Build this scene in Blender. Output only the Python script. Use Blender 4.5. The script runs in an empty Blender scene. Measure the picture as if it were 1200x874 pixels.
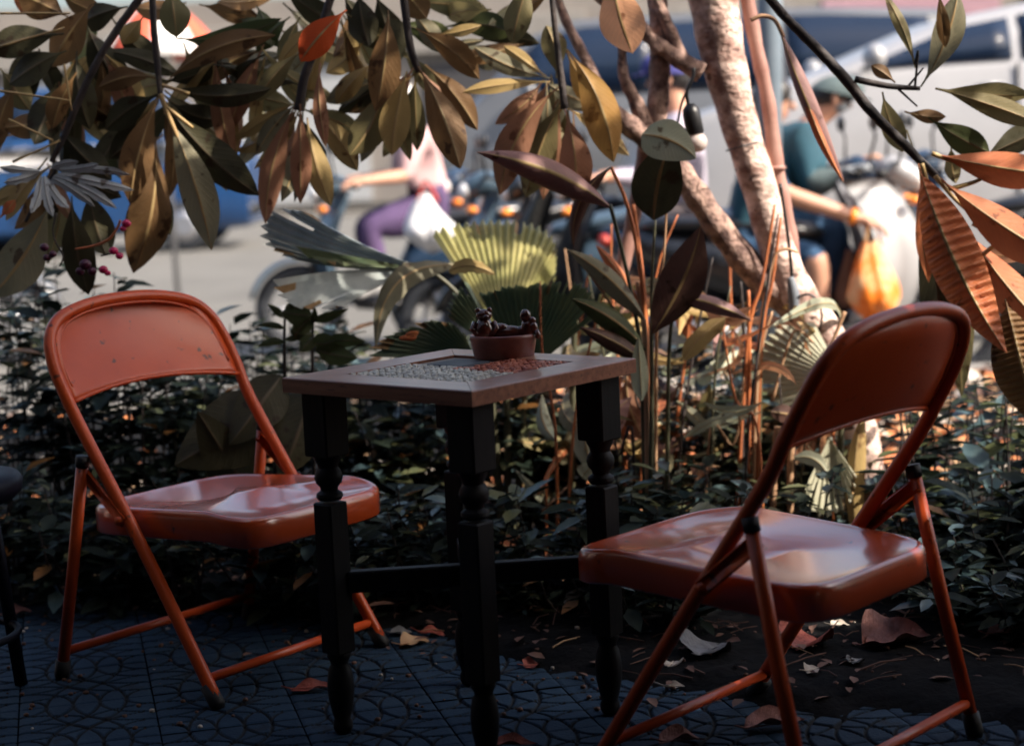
import bpy, bmesh, math, random
import numpy as np
from mathutils import Vector as V, Matrix

rnd = random.Random(7)
PI = math.pi
S = bpy.context.scene
COL = S.collection

# ------------------------------------------------------------------ camera
CAM_H, PITCH, FPX, ROLL = 1.0809, 0.12567, 2130.57, -0.04577
fw = V((0, math.cos(PITCH), -math.sin(PITCH)))
up0 = V((0, math.sin(PITCH), math.cos(PITCH)))
r0 = V((1, 0, 0))
cr, sr = math.cos(ROLL), math.sin(ROLL)
CR = r0 * cr + up0 * sr
CU = up0 * cr - r0 * sr
CAM = V((0, 0, CAM_H))
cd = bpy.data.cameras.new("camera")
cam = bpy.data.objects.new("camera", cd)
COL.objects.link(cam)
cam.matrix_world = Matrix(((CR.x, CU.x, -fw.x, 0), (CR.y, CU.y, -fw.y, 0), (CR.z, CU.z, -fw.z, CAM_H), (0, 0, 0, 1)))
cd.sensor_width = 36.0
cd.lens = FPX / 1200 * 36
cd.clip_end = 500
cd.clip_start = 0.05
cd.dof.use_dof = True
cd.dof.focus_distance = 3.55
cd.dof.aperture_fstop = 2.6
S.camera = cam

# ------------------------------------------------------------------ world, sun, exposure
SUN = V((0.74, -0.36, 0.76)).normalized()
w = bpy.data.worlds.new("World")
S.world = w
w.use_nodes = True
nt = w.node_tree
sky = nt.nodes.new("ShaderNodeTexSky")
sky.sky_type = 'NISHITA'
sky.sun_disc = False
sky.sun_elevation = math.asin(SUN.z)
sky.sun_rotation = math.atan2(SUN.x, SUN.y)
sky.ozone_density = 0.7
sky.dust_density = 5.0
nt.links.new(sky.outputs[0], nt.nodes["Background"].inputs[0])
nt.nodes["Background"].inputs[1].default_value = 0.15
sl = bpy.data.lights.new("sun", 'SUN')
sl.energy = 4.8
sl.angle = math.radians(0.5)
sl.color = (1.0, 0.90, 0.78)
so = bpy.data.objects.new("sun", sl)
COL.objects.link(so)
so.rotation_euler = (-SUN).to_track_quat('-Z', 'Y').to_euler()
S.view_settings.view_transform = 'Standard'
S.view_settings.look = 'None'
S.view_settings.gamma = 1
S.view_settings.exposure = 1.02
S.cycles.max_bounces = 6
S.cycles.transparent_max_bounces = 6
S.cycles.sample_clamp_indirect = 2
S.cycles.sample_clamp_direct = 8
S.cycles.filter_width = 1.7
S.cycles.use_denoising = True


# ------------------------------------------------------------------ photograph pixel (1200 wide) -> world
def ray(px, py):
    return fw * FPX + CR * (px - 600) - CU * (py - 437)


def at(px, py, Y):
    d = ray(px, py)
    return CAM + d * (Y / d.y)


def gnd(px, py, z=0.0):
    d = ray(px, py)
    return CAM + d * ((z - CAM_H) / d.z)


def m_of(px, Y):
    return px * Y / FPX


# ------------------------------------------------------------------ materials
def node(nt, kind, **kw):
    n = nt.nodes.new(kind)
    for k, v in kw.items():
        setattr(n, k, v)
    return n


def mat(name, c1, c2=None, rough=0.6, scale=8.0, bump=0.0, bscale=None, metallic=0.0, trans=0.0, spec=0.5, coat=0.0, cior=1.5,
        detail=6.0, veins=0.0, rand=0.0, contrast=(0.35, 0.65), stretch=None, wear=None, coord='Object'):
    m = bpy.data.materials.new(name)
    m.use_nodes = True
    nt = m.node_tree
    L = nt.links.new
    b = nt.nodes["Principled BSDF"]
    out = nt.nodes["Material Output"]
    b.inputs['Roughness'].default_value = rough
    b.inputs['Metallic'].default_value = metallic
    b.inputs['Specular IOR Level'].default_value = spec
    b.inputs['Coat Weight'].default_value = coat
    b.inputs['Coat Roughness'].default_value = 0.13
    b.inputs['Coat IOR'].default_value = cior
    tc = node(nt, "ShaderNodeTexCoord")
    mp = node(nt, "ShaderNodeMapping")
    if stretch:
        mp.inputs['Scale'].default_value = stretch
    L(tc.outputs[coord], mp.inputs[0])
    col = None
    if c2 is not None:
        nz = node(nt, "ShaderNodeTexNoise")
        nz.inputs['Scale'].default_value = scale
        nz.inputs['Detail'].default_value = detail
        nz.inputs['Roughness'].default_value = 0.6
        L(mp.outputs[0], nz.inputs['Vector'])
        cr_ = node(nt, "ShaderNodeValToRGB")
        e = cr_.color_ramp.elements
        e[0].position, e[1].position = contrast
        e[0].color = (*c1, 1)
        e[1].color = (*c2, 1)
        L(nz.outputs[0], cr_.inputs[0])
        col = cr_.outputs[0]
    if wear is not None:
        n2 = node(nt, "ShaderNodeTexNoise")
        n2.inputs['Scale'].default_value = wear[1]
        n2.inputs['Detail'].default_value = 8
        L(mp.outputs[0], n2.inputs['Vector'])
        mr = node(nt, "ShaderNodeMapRange")
        mr.inputs[1].default_value = wear[2]
        mr.inputs[2].default_value = wear[2] + 0.05
        L(n2.outputs[0], mr.inputs[0])
        mx = node(nt, "ShaderNodeMixRGB")
        L(mr.outputs[0], mx.inputs[0])
        if col:
            L(col, mx.inputs[1])
        else:
            mx.inputs[1].default_value = (*c1, 1)
        mx.inputs[2].default_value = (*wear[0], 1)
        col = mx.outputs[0]
    vein_h = None
    if veins:
        uv = node(nt, "ShaderNodeUVMap")
        sx = node(nt, "ShaderNodeSeparateXYZ")
        L(uv.outputs[0], sx.inputs[0])
        a1 = node(nt, "ShaderNodeMath", operation='SUBTRACT')
        L(sx.outputs[1], a1.inputs[0]); a1.inputs[1].default_value = 0.5
        a2 = node(nt, "ShaderNodeMath", operation='ABSOLUTE')
        L(a1.outputs[0], a2.inputs[0])
        a3 = node(nt, "ShaderNodeMath", operation='MULTIPLY_ADD')
        L(a2.outputs[0], a3.inputs[0]); a3.inputs[1].default_value = -0.45; L(sx.outputs[0], a3.inputs[2])
        a4 = node(nt, "ShaderNodeMath", operation='MULTIPLY')
        L(a3.outputs[0], a4.inputs[0]); a4.inputs[1].default_value = veins
        a5 = node(nt, "ShaderNodeMath", operation='SINE')
        L(a4.outputs[0], a5.inputs[0])
        a6 = node(nt, "ShaderNodeMapRange")
        L(a5.outputs[0], a6.inputs[0])
        a6.inputs[1].default_value = 0.75; a6.inputs[2].default_value = 1.0
        vein_h = a6.outputs[0]
        if col is None:
            rgb = node(nt, "ShaderNodeRGB"); rgb.outputs[0].default_value = (*c1, 1); col = rgb.outputs[0]
        mv = node(nt, "ShaderNodeMixRGB", blend_type='MULTIPLY')
        fm = node(nt, "ShaderNodeMath", operation='MULTIPLY'); L(vein_h, fm.inputs[0]); fm.inputs[1].default_value = 0.16
        L(fm.outputs[0], mv.inputs[0]); L(col, mv.inputs[1]); mv.inputs[2].default_value = (1.5, 1.35, 1.0, 1)
        col = mv.outputs[0]
    if rand:
        oi = node(nt, "ShaderNodeObjectInfo")
        mr2 = node(nt, "ShaderNodeMapRange")
        L(oi.outputs['Random'], mr2.inputs[0])
        mr2.inputs[3].default_value = 1 - rand; mr2.inputs[4].default_value = 1 + rand
        hs = node(nt, "ShaderNodeHueSaturation")
        if col is None:
            hs.inputs['Color'].default_value = (*c1, 1)
        else:
            L(col, hs.inputs['Color'])
        L(mr2.outputs[0], hs.inputs['Value'])
        col = hs.outputs[0]
    if col is None:
        b.inputs['Base Color'].default_value = (*c1, 1)
    else:
        L(col, b.inputs['Base Color'])
    if bump or vein_h is not None:
        bp = node(nt, "ShaderNodeBump")
        bp.inputs['Strength'].default_value = bump if bump else 0.3
        bp.inputs['Distance'].default_value = 0.01
        n3 = node(nt, "ShaderNodeTexNoise")
        n3.inputs['Scale'].default_value = bscale or scale * 3
        n3.inputs['Detail'].default_value = 6
        L(mp.outputs[0], n3.inputs['Vector'])
        if vein_h is not None:
            ad = node(nt, "ShaderNodeMath", operation='ADD')
            L(n3.outputs[0], ad.inputs[0]); L(vein_h, ad.inputs[1])
            L(ad.outputs[0], bp.inputs['Height'])
        else:
            L(n3.outputs[0], bp.inputs['Height'])
        L(bp.outputs[0], b.inputs['Normal'])
    if trans:
        tr = node(nt, "ShaderNodeBsdfTranslucent")
        if col is None:
            tr.inputs[0].default_value = (*c1, 1)
        else:
            L(col, tr.inputs[0])
        ms = node(nt, "ShaderNodeMixShader")
        ms.inputs[0].default_value = trans
        L(b.outputs[0], ms.inputs[1]); L(tr.outputs[0], ms.inputs[2])
        L(ms.outputs[0], out.inputs[0])
    return m


M = {}
M['chair'] = mat('chair_paint', (0.60, 0.084, 0.016), (0.50, 0.064, 0.012), rough=0.36, scale=5, spec=0.28, coat=0.22, bump=0.03, bscale=45,
                 wear=((0.13, 0.035, 0.02), 34, 0.655))
M['chair_seat'] = mat('polished_seat_paint', (0.60, 0.084, 0.016), (0.50, 0.064, 0.012), rough=0.33, scale=5, spec=0.4, coat=1.0, cior=1.8, bump=0.02, bscale=45,
                      wear=((0.13, 0.035, 0.02), 34, 0.67))
M['rubber'] = mat('rubber', (0.007, 0.007, 0.008), rough=0.6)
M['navy'] = mat('navy_paint', (0.005, 0.006, 0.014), rough=0.5, spec=0.12)
M['table_wood'] = mat('table_wood', (0.37, 0.155, 0.088), (0.22, 0.085, 0.048), rough=0.38, coat=0.3, scale=5, stretch=(1, 14, 14), bump=0.08, bscale=40,
                      wear=((0.10, 0.05, 0.04), 16, 0.62))
M['dark_wood'] = mat('dark_wood', (0.004, 0.0045, 0.006), (0.009, 0.008, 0.009), rough=0.55, spec=0.18, scale=6, stretch=(10, 10, 1), bump=0.05)
M['chip_white'] = mat('chip_white', (0.62, 0.59, 0.52), rough=0.4)
M['chip_grey'] = mat('chip_grey', (0.42, 0.40, 0.37), rough=0.4)
M['chip_red'] = mat('chip_red', (0.52, 0.17, 0.10), rough=0.4)
M['chip_dkred'] = mat('chip_dark_red', (0.25, 0.055, 0.035), rough=0.4)
M['slate'] = mat('slate', (0.035, 0.04, 0.05), (0.06, 0.066, 0.078), rough=0.55, spec=0.2, scale=12, bump=0.1)
M['grout'] = mat('grout', (0.26, 0.23, 0.20), rough=0.9)
M['clay'] = mat('clay', (0.23, 0.072, 0.048), (0.14, 0.040, 0.034), rough=0.35, scale=14, bump=0.1)
M['glaze'] = mat('brown_glaze', (0.060, 0.016, 0.012), (0.16, 0.04, 0.025), rough=0.12, scale=30, coat=0.6, contrast=(0.4, 0.7))
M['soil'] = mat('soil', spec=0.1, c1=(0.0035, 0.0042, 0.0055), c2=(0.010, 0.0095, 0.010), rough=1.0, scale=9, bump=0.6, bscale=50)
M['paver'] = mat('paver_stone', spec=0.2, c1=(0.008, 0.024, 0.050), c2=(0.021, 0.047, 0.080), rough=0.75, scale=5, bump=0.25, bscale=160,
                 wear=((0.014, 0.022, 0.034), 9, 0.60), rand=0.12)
M['joint'] = mat('joint_dirt', (0.009, 0.010, 0.012), rough=1.0)
M['asphalt'] = mat('road_asphalt', (0.098, 0.095, 0.087), (0.128, 0.124, 0.114), rough=0.9, scale=1.2, bump=0.2, bscale=120)
M['kerb'] = mat('kerb_stone', (0.20, 0.19, 0.175), (0.15, 0.14, 0.13), rough=0.85, scale=8, bump=0.2)
M['bark'] = mat('mottled_bark', (0.24, 0.125, 0.10), (0.78, 0.58, 0.50), rough=0.85, scale=13, bump=1.0, bscale=42, contrast=(0.36, 0.58),
                stretch=(1, 1, 1.5), wear=((0.12, 0.065, 0.055), 26, 0.62))
M['bark2'] = mat('branch_bark', (0.10, 0.055, 0.048), (0.50, 0.33, 0.27), rough=0.85, scale=24, bump=1.0, bscale=80, contrast=(0.38, 0.62))
M['redstem'] = mat('smooth_red_bark', (0.27, 0.125, 0.10), (0.38, 0.21, 0.17), rough=0.55, scale=10, bump=0.2)
M['twig'] = mat('dark_twig', (0.022, 0.018, 0.020), (0.050, 0.036, 0.032), rough=0.7, scale=20, bump=0.4)
M['petiole'] = mat('pale_petiole', (0.46, 0.32, 0.13), (0.38, 0.24, 0.10), rough=0.5, scale=20)


def leafmat(name, a, b, trans=0.3, rough=0.56, veins=95.0, scale=7, rand=0.16):
    M[name] = mat('leaf_' + name, a, b, rough=rough, scale=scale, trans=trans, spec=0.3, veins=veins, rand=rand, bump=0.25, bscale=30, contrast=(.3, .7),
                            wear=((a[0] * .35 + .02, a[1] * .28 + .01, a[2] * .25 + .004), 22, .615))


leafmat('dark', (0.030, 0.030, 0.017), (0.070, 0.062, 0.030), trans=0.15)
leafmat('olive', (0.145, 0.125, 0.055), (0.22, 0.18, 0.082))
leafmat('tan', (0.48, 0.34, 0.14), (0.34, 0.235, 0.095))
leafmat('brown', (0.15, 0.085, 0.038), (0.24, 0.13, 0.052))
leafmat('pink', (0.37, 0.175, 0.105), (0.25, 0.125, 0.07))
leafmat('orange', (0.62, 0.22, 0.09), (0.46, 0.13, 0.055))
leafmat('peach', (0.66, 0.34, 0.19), (0.52, 0.26, 0.14), trans=0.45)
leafmat('red', (0.72, 0.11, 0.02), (0.60, 0.08, 0.02), trans=0.4)
leafmat('gold', (0.46, 0.26, 0.07), (0.36, 0.19, 0.06), trans=0.4)
leafmat('grey', (0.34, 0.37, 0.39), (0.50, 0.52, 0.53), trans=0.1, rough=0.7)
leafmat('greygreen', (0.17, 0.16, 0.10), (0.27, 0.24, 0.15), rough=0.5)
leafmat('purple', (0.20, 0.10, 0.10), (0.34, 0.20, 0.18), trans=0.15, rough=0.55)
leafmat('deadbrown', (0.055, 0.026, 0.022), (0.11, 0.055, 0.040), trans=0.15, rough=0.55)
leafmat('green', (0.045, 0.060, 0.022), (0.085, 0.095, 0.034), trans=0.25)
leafmat('palegreen', (0.33, 0.37, 0.27), (0.42, 0.42, 0.31), trans=0.25)
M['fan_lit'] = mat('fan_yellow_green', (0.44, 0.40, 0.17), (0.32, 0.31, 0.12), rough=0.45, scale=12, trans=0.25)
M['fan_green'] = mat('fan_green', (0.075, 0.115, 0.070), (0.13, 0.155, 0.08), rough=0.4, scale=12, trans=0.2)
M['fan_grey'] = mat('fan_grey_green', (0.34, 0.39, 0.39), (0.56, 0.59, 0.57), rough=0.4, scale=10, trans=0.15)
M['fan_pale'] = mat('fan_pale', (0.42, 0.40, 0.30), (0.32, 0.32, 0.22), rough=0.5, scale=12, trans=0.2)
M['leaf_edge'] = mat('dry_leaf_edge', (0.36, 0.22, 0.09), (0.20, 0.12, 0.05), rough=0.7, scale=30)
M['rib'] = mat('leaf_rib', (0.42, 0.30, 0.13), (0.32, 0.20, 0.09), rough=0.5, scale=20)
M['rib_dark'] = mat('leaf_rib_dark', (0.10, 0.075, 0.04), rough=0.5)
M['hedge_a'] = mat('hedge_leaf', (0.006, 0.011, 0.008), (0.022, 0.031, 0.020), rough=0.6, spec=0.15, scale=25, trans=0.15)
M['hedge_b'] = mat('hedge_leaf_sky_sheen', (0.042, 0.080, 0.090), (0.080, 0.120, 0.120), rough=0.35, scale=25, trans=0.15)  # blue tone paints sky highlights onto some hedge leaves
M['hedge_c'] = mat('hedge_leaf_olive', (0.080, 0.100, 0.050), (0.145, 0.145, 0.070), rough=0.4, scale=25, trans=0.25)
M['hedge_d'] = mat('hedge_leaf_warm', (0.42, 0.19, 0.06), (0.22, 0.12, 0.05), rough=0.5, scale=25, trans=0.3)
M['stem_green'] = mat('stem_green', (0.09, 0.085, 0.045), (0.05, 0.05, 0.03), rough=0.5, scale=12)
M['stem_orange'] = mat('stem_orange', (0.55, 0.17, 0.05), (0.40, 0.12, 0.05), rough=0.6, scale=12)
M['stem_tan'] = mat('stem_tan', (0.50, 0.30, 0.17), (0.36, 0.20, 0.11), rough=0.7, scale=12)
M['litter_tan'] = mat('litter_tan', (0.55, 0.36, 0.20), (0.40, 0.22, 0.11), rough=0.8, scale=14)
M['litter_orange'] = mat('litter_orange', (0.55, 0.20, 0.06), (0.42, 0.13, 0.05), rough=0.8, scale=14)
M['litter_brown'] = mat('litter_brown', (0.17, 0.085, 0.055), (0.10, 0.05, 0.04), rough=0.8, scale=14)
M['litter_pale'] = mat('litter_pale', (0.58, 0.50, 0.42), (0.46, 0.40, 0.34), rough=0.8, scale=14)
M['dry_pink'] = mat('dry_pink', (0.46, 0.20, 0.16), (0.22, 0.09, 0.075), rough=0.65, scale=26, bump=0.5, veins=80)
M['dry_red'] = mat('dry_red', (0.46, 0.10, 0.06), (0.24, 0.06, 0.04), rough=0.65, scale=26, bump=0.5, veins=80)
M['dry_grey'] = mat('dry_grey', (0.20, 0.20, 0.21), (0.11, 0.11, 0.12), rough=0.65, scale=26, bump=0.5, veins=80)
M['rock'] = mat('pale_rock', (0.52, 0.47, 0.42), (0.36, 0.32, 0.29), rough=0.9, scale=9, bump=0.4)
M['berry'] = mat('berry', (0.62, 0.03, 0.13), (0.45, 0.02, 0.10), rough=0.25, scale=30)
M['berry_dark'] = mat('berry_dark', (0.07, 0.015, 0.04), rough=0.3)
M['black'] = mat('black_plastic', (0.010, 0.010, 0.012), rough=0.4)
M['tape'] = mat('grey_tape', (0.16, 0.18, 0.21), rough=0.6)
M['bulb'] = mat('frosted_bulb', (0.72, 0.62, 0.58), rough=0.25, trans=0.3)
M['hose'] = mat('blue_hose', (0.03, 0.14, 0.25), rough=0.4)
M['pole'] = mat('blue_grey_pole', (0.13, 0.17, 0.21), (0.17, 0.21, 0.25), rough=0.5, scale=5)
M['skin'] = mat('skin', (0.50, 0.27, 0.18), (0.44, 0.23, 0.15), rough=0.5, scale=12)
M['hair'] = mat('hair', (0.012, 0.010, 0.010), rough=0.5)
M['eye'] = mat('eye', (0.02, 0.015, 0.012), rough=0.2)


def fabric(n, c, c2=None):
    M[n] = mat('fabric_' + n, c, c2 or tuple(x * 0.75 for x in c), rough=0.85, scale=14, bump=0.4, bscale=9)


fabric('teal', (0.016, 0.075, 0.11)); fabric('greygreen_cloth', (0.085, 0.12, 0.125)); fabric('denim', (0.020, 0.065, 0.14))
fabric('lavender', (0.56, 0.50, 0.60)); fabric('beige_cloth', (0.56, 0.45, 0.40)); fabric('pink_cloth', (0.56, 0.36, 0.36))
fabric('purple_cloth', (0.085, 0.05, 0.13)); fabric('grey_cloth', (0.22, 0.24, 0.26)); fabric('white_cloth', (0.72, 0.70, 0.68))
M['orange_bag'] = mat('orange_plastic_bag', (0.80, 0.22, 0.02), (0.78, 0.52, 0.26), rough=0.4, scale=9, bump=0.9, bscale=12, contrast=(.45, .6), trans=.2); fabric('white_bag', (0.74, 0.74, 0.76))
fabric('red_cloth', (0.65, 0.10, 0.05)); fabric('indigo', (0.05, 0.05, 0.22))
fabric('awning', (0.022, 0.022, 0.026)); M['fabric_awning'] = M['awning']
for n, c in (('white', (0.31, 0.31, 0.32)), ('silver', (0.085, 0.09, 0.098)), ('blue', (0.005, 0.042, 0.135)), ('bluegrey', (0.045, 0.075, 0.105)),
             ('darkblue', (0.015, 0.035, 0.07)), ('black', (0.012, 0.013, 0.016)), ('red', (0.5, 0.05, 0.03))):
    M['paint_' + n] = mat('paint_' + n, c, tuple(x * 0.9 for x in c), rough=0.3, coat=0.5, scale=3)
M['glass'] = mat('dark_car_glass', (0.008, 0.016, 0.035), rough=0.06, spec=0.35)
M['chrome'] = mat('chrome', (0.4, 0.4, 0.42), rough=0.45, metallic=1.0)
M['tyre'] = mat('tyre', (0.015, 0.018, 0.024), rough=0.7)
M['lens_orange'] = mat('lens_orange', (0.85, 0.25, 0.03), rough=0.2)
M['lens_white'] = mat('lens_white', (0.7, 0.7, 0.7), rough=0.15)
M['wall'] = mat('street_wall', (0.20, 0.18, 0.16), (0.15, 0.135, 0.125), rough=0.9, scale=1.2, bump=0.2)
M['added_wall'] = mat('added_wall', (0.055, 0.055, 0.06), (0.035, 0.035, 0.04), rough=0.9, scale=2)
M['shutter'] = mat('grey_shutter', (0.28, 0.29, 0.30), rough=0.6)
M['sign_pink'] = mat('sign_pink', (0.34, 0.20, 0.23), (0.28, 0.16, 0.19), rough=0.5, scale=3)
M['shop_dark'] = mat('shop_dark', (0.03, 0.03, 0.035), rough=0.8)


# ------------------------------------------------------------------ object helpers
def tag(o, label=None, cat=None, group=None, kind=None):
    if label: o['label'] = label
    if cat: o['category'] = cat
    if group: o['group'] = group
    if kind: o['kind'] = kind
    return o


def thing(name, label, cat, loc=(0, 0, 0), rz=0, group=None):
    o = bpy.data.objects.new(name, None)
    o.empty_display_size = 0.05
    COL.objects.link(o)
    o.location = loc
    o.rotation_euler = (0, 0, rz)
    return tag(o, label, cat, group)


def children_of(o):
    return [c for c in KIDS.get(o.name, [])]


KIDS = {}


def adopt(o, parent):
    o.parent = parent
    KIDS.setdefault(parent.name, []).append(o)


def copy_tree(o, parent=None):
    c = o.copy()
    COL.objects.link(c)
    if parent is not None:
        adopt(c, parent)
    for ch in list(KIDS.get(o.name, [])):
        copy_tree(ch, c)
    return c


class MB:
    """collects verts and faces and links them as ONE mesh object"""

    def __init__(s):
        s.v, s.f, s.m, s.uv = [], [], [], {}

    def add(s, vs, fs, mi=0):
        o = len(s.v)
        s.v += [tuple(p) for p in vs]
        for f in fs:
            s.f.append(tuple(i + o for i in f))
            s.m.append(mi)
        return o

    def box(s, c, size, mi=0, rz=0.0, mtx=None, bev=0.0):
        hx, hy, hz = [k / 2 for k in size]
        c = V(c)
        R = mtx or Matrix.Rotation(rz, 3, 'Z')
        if bev:
            b = min(bev, hx * .9, hy * .9, hz * .9)
            pts, idx = [], {}
            for sx in (-1, 1):
                for sy in (-1, 1):
                    for sz in (-1, 1):
                        for ax in range(3):
                            q = V((sx * hx, sy * hy, sz * hz))
                            for k in range(3):
                                if k != ax:
                                    q[k] -= (sx, sy, sz)[k] * b
                            idx[(sx, sy, sz, ax)] = len(pts)
                            pts.append(c + R @ q)
            fs = []
            for ax in range(3):
                o1, o2 = [(1, 2), (2, 0), (0, 1)][ax]
                for sg in (-1, 1):
                    q = []
                    for a, b_ in ((-1, -1), (1, -1), (1, 1), (-1, 1)):
                        k = [0, 0, 0]; k[ax] = sg; k[o1] = a; k[o2] = b_
                        q.append(idx[(*k, ax)])
                    fs.append(q if sg > 0 else q[::-1])
            for ax in range(3):
                o1, o2 = [(1, 2), (2, 0), (0, 1)][ax]
                for a in (-1, 1):
                    for b_ in (-1, 1):
                        k1 = [0, 0, 0]; k2 = [0, 0, 0]
                        k1[ax], k1[o1], k1[o2] = -1, a, b_
                        k2[ax], k2[o1], k2[o2] = 1, a, b_
                        q = [idx[(*k1, o1)], idx[(*k2, o1)], idx[(*k2, o2)], idx[(*k1, o2)]]
                        fs.append(q if a * b_ > 0 else q[::-1])
            for sx in (-1, 1):
                for sy in (-1, 1):
                    for sz in (-1, 1):
                        q = [idx[(sx, sy, sz, k)] for k in range(3)]
                        fs.append(q if sx * sy * sz > 0 else q[::-1])
            s.add(pts, fs, mi)
            return
        pts = [c + R @ V((x * hx, y * hy, z * hz)) for x, y, z in
               ((-1, -1, -1), (1, -1, -1), (1, 1, -1), (-1, 1, -1), (-1, -1, 1), (1, -1, 1), (1, 1, 1), (-1, 1, 1))]
        s.add(pts, [(3, 2, 1, 0), (4, 5, 6, 7), (0, 1, 5, 4), (1, 2, 6, 5), (2, 3, 7, 6), (3, 0, 4, 7)], mi)

    def tube(s, pts, r, n=8, mi=0, cap=True, jit=0.0, flat=None):
        pts = [V(p) for p in pts]
        k = len(pts)
        rs = r if isinstance(r, (list, tuple)) else [r] * k
        T = [(pts[min(i + 1, k - 1)] - pts[max(i - 1, 0)]).normalized() for i in range(k)]
        a = T[0].orthogonal().normalized()
        vs = []
        for i in range(k):
            a = (a - T[i] * a.dot(T[i]))
            a = a.normalized() if a.length > 1e-6 else T[i].orthogonal().normalized()
            b = T[i].cross(a)
            for j in range(n):
                th = 2 * PI * j / n
                rr = rs[i] * (1 + (rnd.uniform(-jit, jit) if jit else 0))
                vs.append(pts[i] + a * math.cos(th) * rr + b * math.sin(th) * rr)
        fs = [(i * n + j, i * n + (j + 1) % n, (i + 1) * n + (j + 1) % n, (i + 1) * n + j) for i in range(k - 1) for j in range(n)]
        if cap:
            fs += [tuple(range(n))[::-1], tuple((k - 1) * n + j for j in range(n))]
        s.add(vs, fs, mi)

    def lathe(s, prof, c=(0, 0, 0), n=24, mi=0, axis='Z', cap=True):
        """prof: list of (radius, height)"""
        c = V(c)
        vs = []
        for r, h in prof:
            for j in range(n):
                th = 2 * PI * j / n
                p = V((r * math.cos(th), r * math.sin(th), h))
                if axis == 'Y': p = V((p.x, p.z, -p.y))
                if axis == 'X': p = V((p.z, p.x, p.y))
                vs.append(c + p)
        k = len(prof)
        fs = [(i * n + j, i * n + (j + 1) % n, (i + 1) * n + (j + 1) % n, (i + 1) * n + j) for i in range(k - 1) for j in range(n)]
        if cap:
            fs += [tuple(range(n))[::-1], tuple((k - 1) * n + j for j in range(n))]
        s.add(vs, fs, mi)

    def blob(s, c, rad, mi=0, n=10, jit=0.0, rot=None):
        c = V(c)
        R = rot or Matrix.Identity(3)
        vs, fs = [], []
        for i in range(n + 1):
            ph = PI * i / n
            for j in range(2 * n):
                th = PI * j / n
                k = 1 + (rnd.uniform(-jit, jit) if jit and 0 < i < n else 0)
                vs.append(c + R @ V((rad[0] * math.sin(ph) * math.cos(th) * k, rad[1] * math.sin(ph) * math.sin(th) * k, rad[2] * math.cos(ph) * k)))
        m_ = 2 * n
        for i in range(n):
            for j in range(m_):
                q = (i * m_ + j, (i + 1) * m_ + j, (i + 1) * m_ + (j + 1) % m_, i * m_ + (j + 1) % m_)
                fs.append(q)
        s.add(vs, fs, mi)

    def build(s, name, mats, parent=None, smooth=True, origin=None, local=False, angle=None):
        me = bpy.data.meshes.new(name)
        off = V((0, 0, 0))
        if parent is not None and not local:
            off = parent.matrix_basis.translation.copy() if parent.parent is None else root_of(parent).matrix_basis.translation.copy()
        vs = [(p[0] - off.x, p[1] - off.y, p[2] - off.z) for p in s.v] if (parent is not None and not local) else s.v
        me.from_pydata(vs, [], s.f)
        for m_ in (mats if isinstance(mats, (list, tuple)) else [mats]):
            me.materials.append(m_)
        me.polygons.foreach_set('material_index', s.m)
        if s.uv:
            lay = me.uv_layers.new(name='UVMap')
            li = np.zeros(len(me.loops), dtype=np.int32)
            me.loops.foreach_get('vertex_index', li)
            arr = np.array([s.uv.get(i, (0, 0)) for i in range(len(s.v))], dtype=np.float32)
            lay.data.foreach_set('uv', arr[li].ravel())
        if smooth:
            me.polygons.foreach_set('use_smooth', [True] * len(me.polygons))
            if angle is not None:
                me.set_sharp_from_angle(angle=math.radians(angle))
        me.update()
        o = bpy.data.objects.new(name, me)
        COL.objects.link(o)
        if parent is not None:
            adopt(o, parent)
        return o


def root_of(o):
    while o.parent is not None:
        o = o.parent
    return o


def spline(pts, n=6):
    """Catmull-Rom through points (any tuples)"""
    P = [tuple(p) for p in pts]
    d = len(P[0])
    out = []
    for i in range(len(P) - 1):
        p0, p1, p2, p3 = P[max(i - 1, 0)], P[i], P[i + 1], P[min(i + 2, len(P) - 1)]
        for k in range(n):
            t = k / n
            out.append(tuple(0.5 * (2 * p1[a] + (p2[a] - p0[a]) * t + (2 * p0[a] - 5 * p1[a] + 4 * p2[a] - p3[a]) * t * t +
                                    (3 * p1[a] - p0[a] - 3 * p2[a] + p3[a]) * t ** 3) for a in range(d)))
    out.append(P[-1])
    return out


# ================================================================== SETTING
def sheet(name, x0, x1, y0, y1, z, m, nx=1, ny=1, amp=0.0):
    b = MB()
    r = random.Random(3)
    vs = [(x0 + (x1 - x0) * i / nx, y0 + (y1 - y0) * j / ny, z + (r.uniform(-amp, amp) if amp else 0)) for j in range(ny + 1) for i in range(nx + 1)]
    fs = [(j * (nx + 1) + i, j * (nx + 1) + i + 1, (j + 1) * (nx + 1) + i + 1, (j + 1) * (nx + 1) + i) for j in range(ny) for i in range(nx)]
    b.add(vs, fs)
    return tag(b.build(name, m), kind='structure')


KERB_Y = 7.8
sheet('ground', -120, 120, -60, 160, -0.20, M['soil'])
sheet('road', -90, 90, KERB_Y + 0.12, 34, -0.12, M['asphalt'], 4, 4)
b = MB()
b.box((0, 35.8, -0.05), (180, 3.6, 0.14), bev=0.02)
far_path = tag(b.build('far_pavement', M['kerb']), kind='structure')

kerb = bpy.data.objects.new('kerb', None); COL.objects.link(kerb); tag(kerb, kind='structure')
kb = MB(); kb.box((0, KERB_Y, -0.08), (0.97, 0.16, 0.24), bev=0.015)
k0 = kb.build('kerb_stone', M['kerb'], kerb, smooth=False)
for i in range(-9, 10):
    k = k0 if i == -9 else k0.copy()
    if k is not k0:
        COL.objects.link(k); adopt(k, kerb)
    k.location = (i * 0.98, 0, rnd.uniform(-.004, .004))

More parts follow.
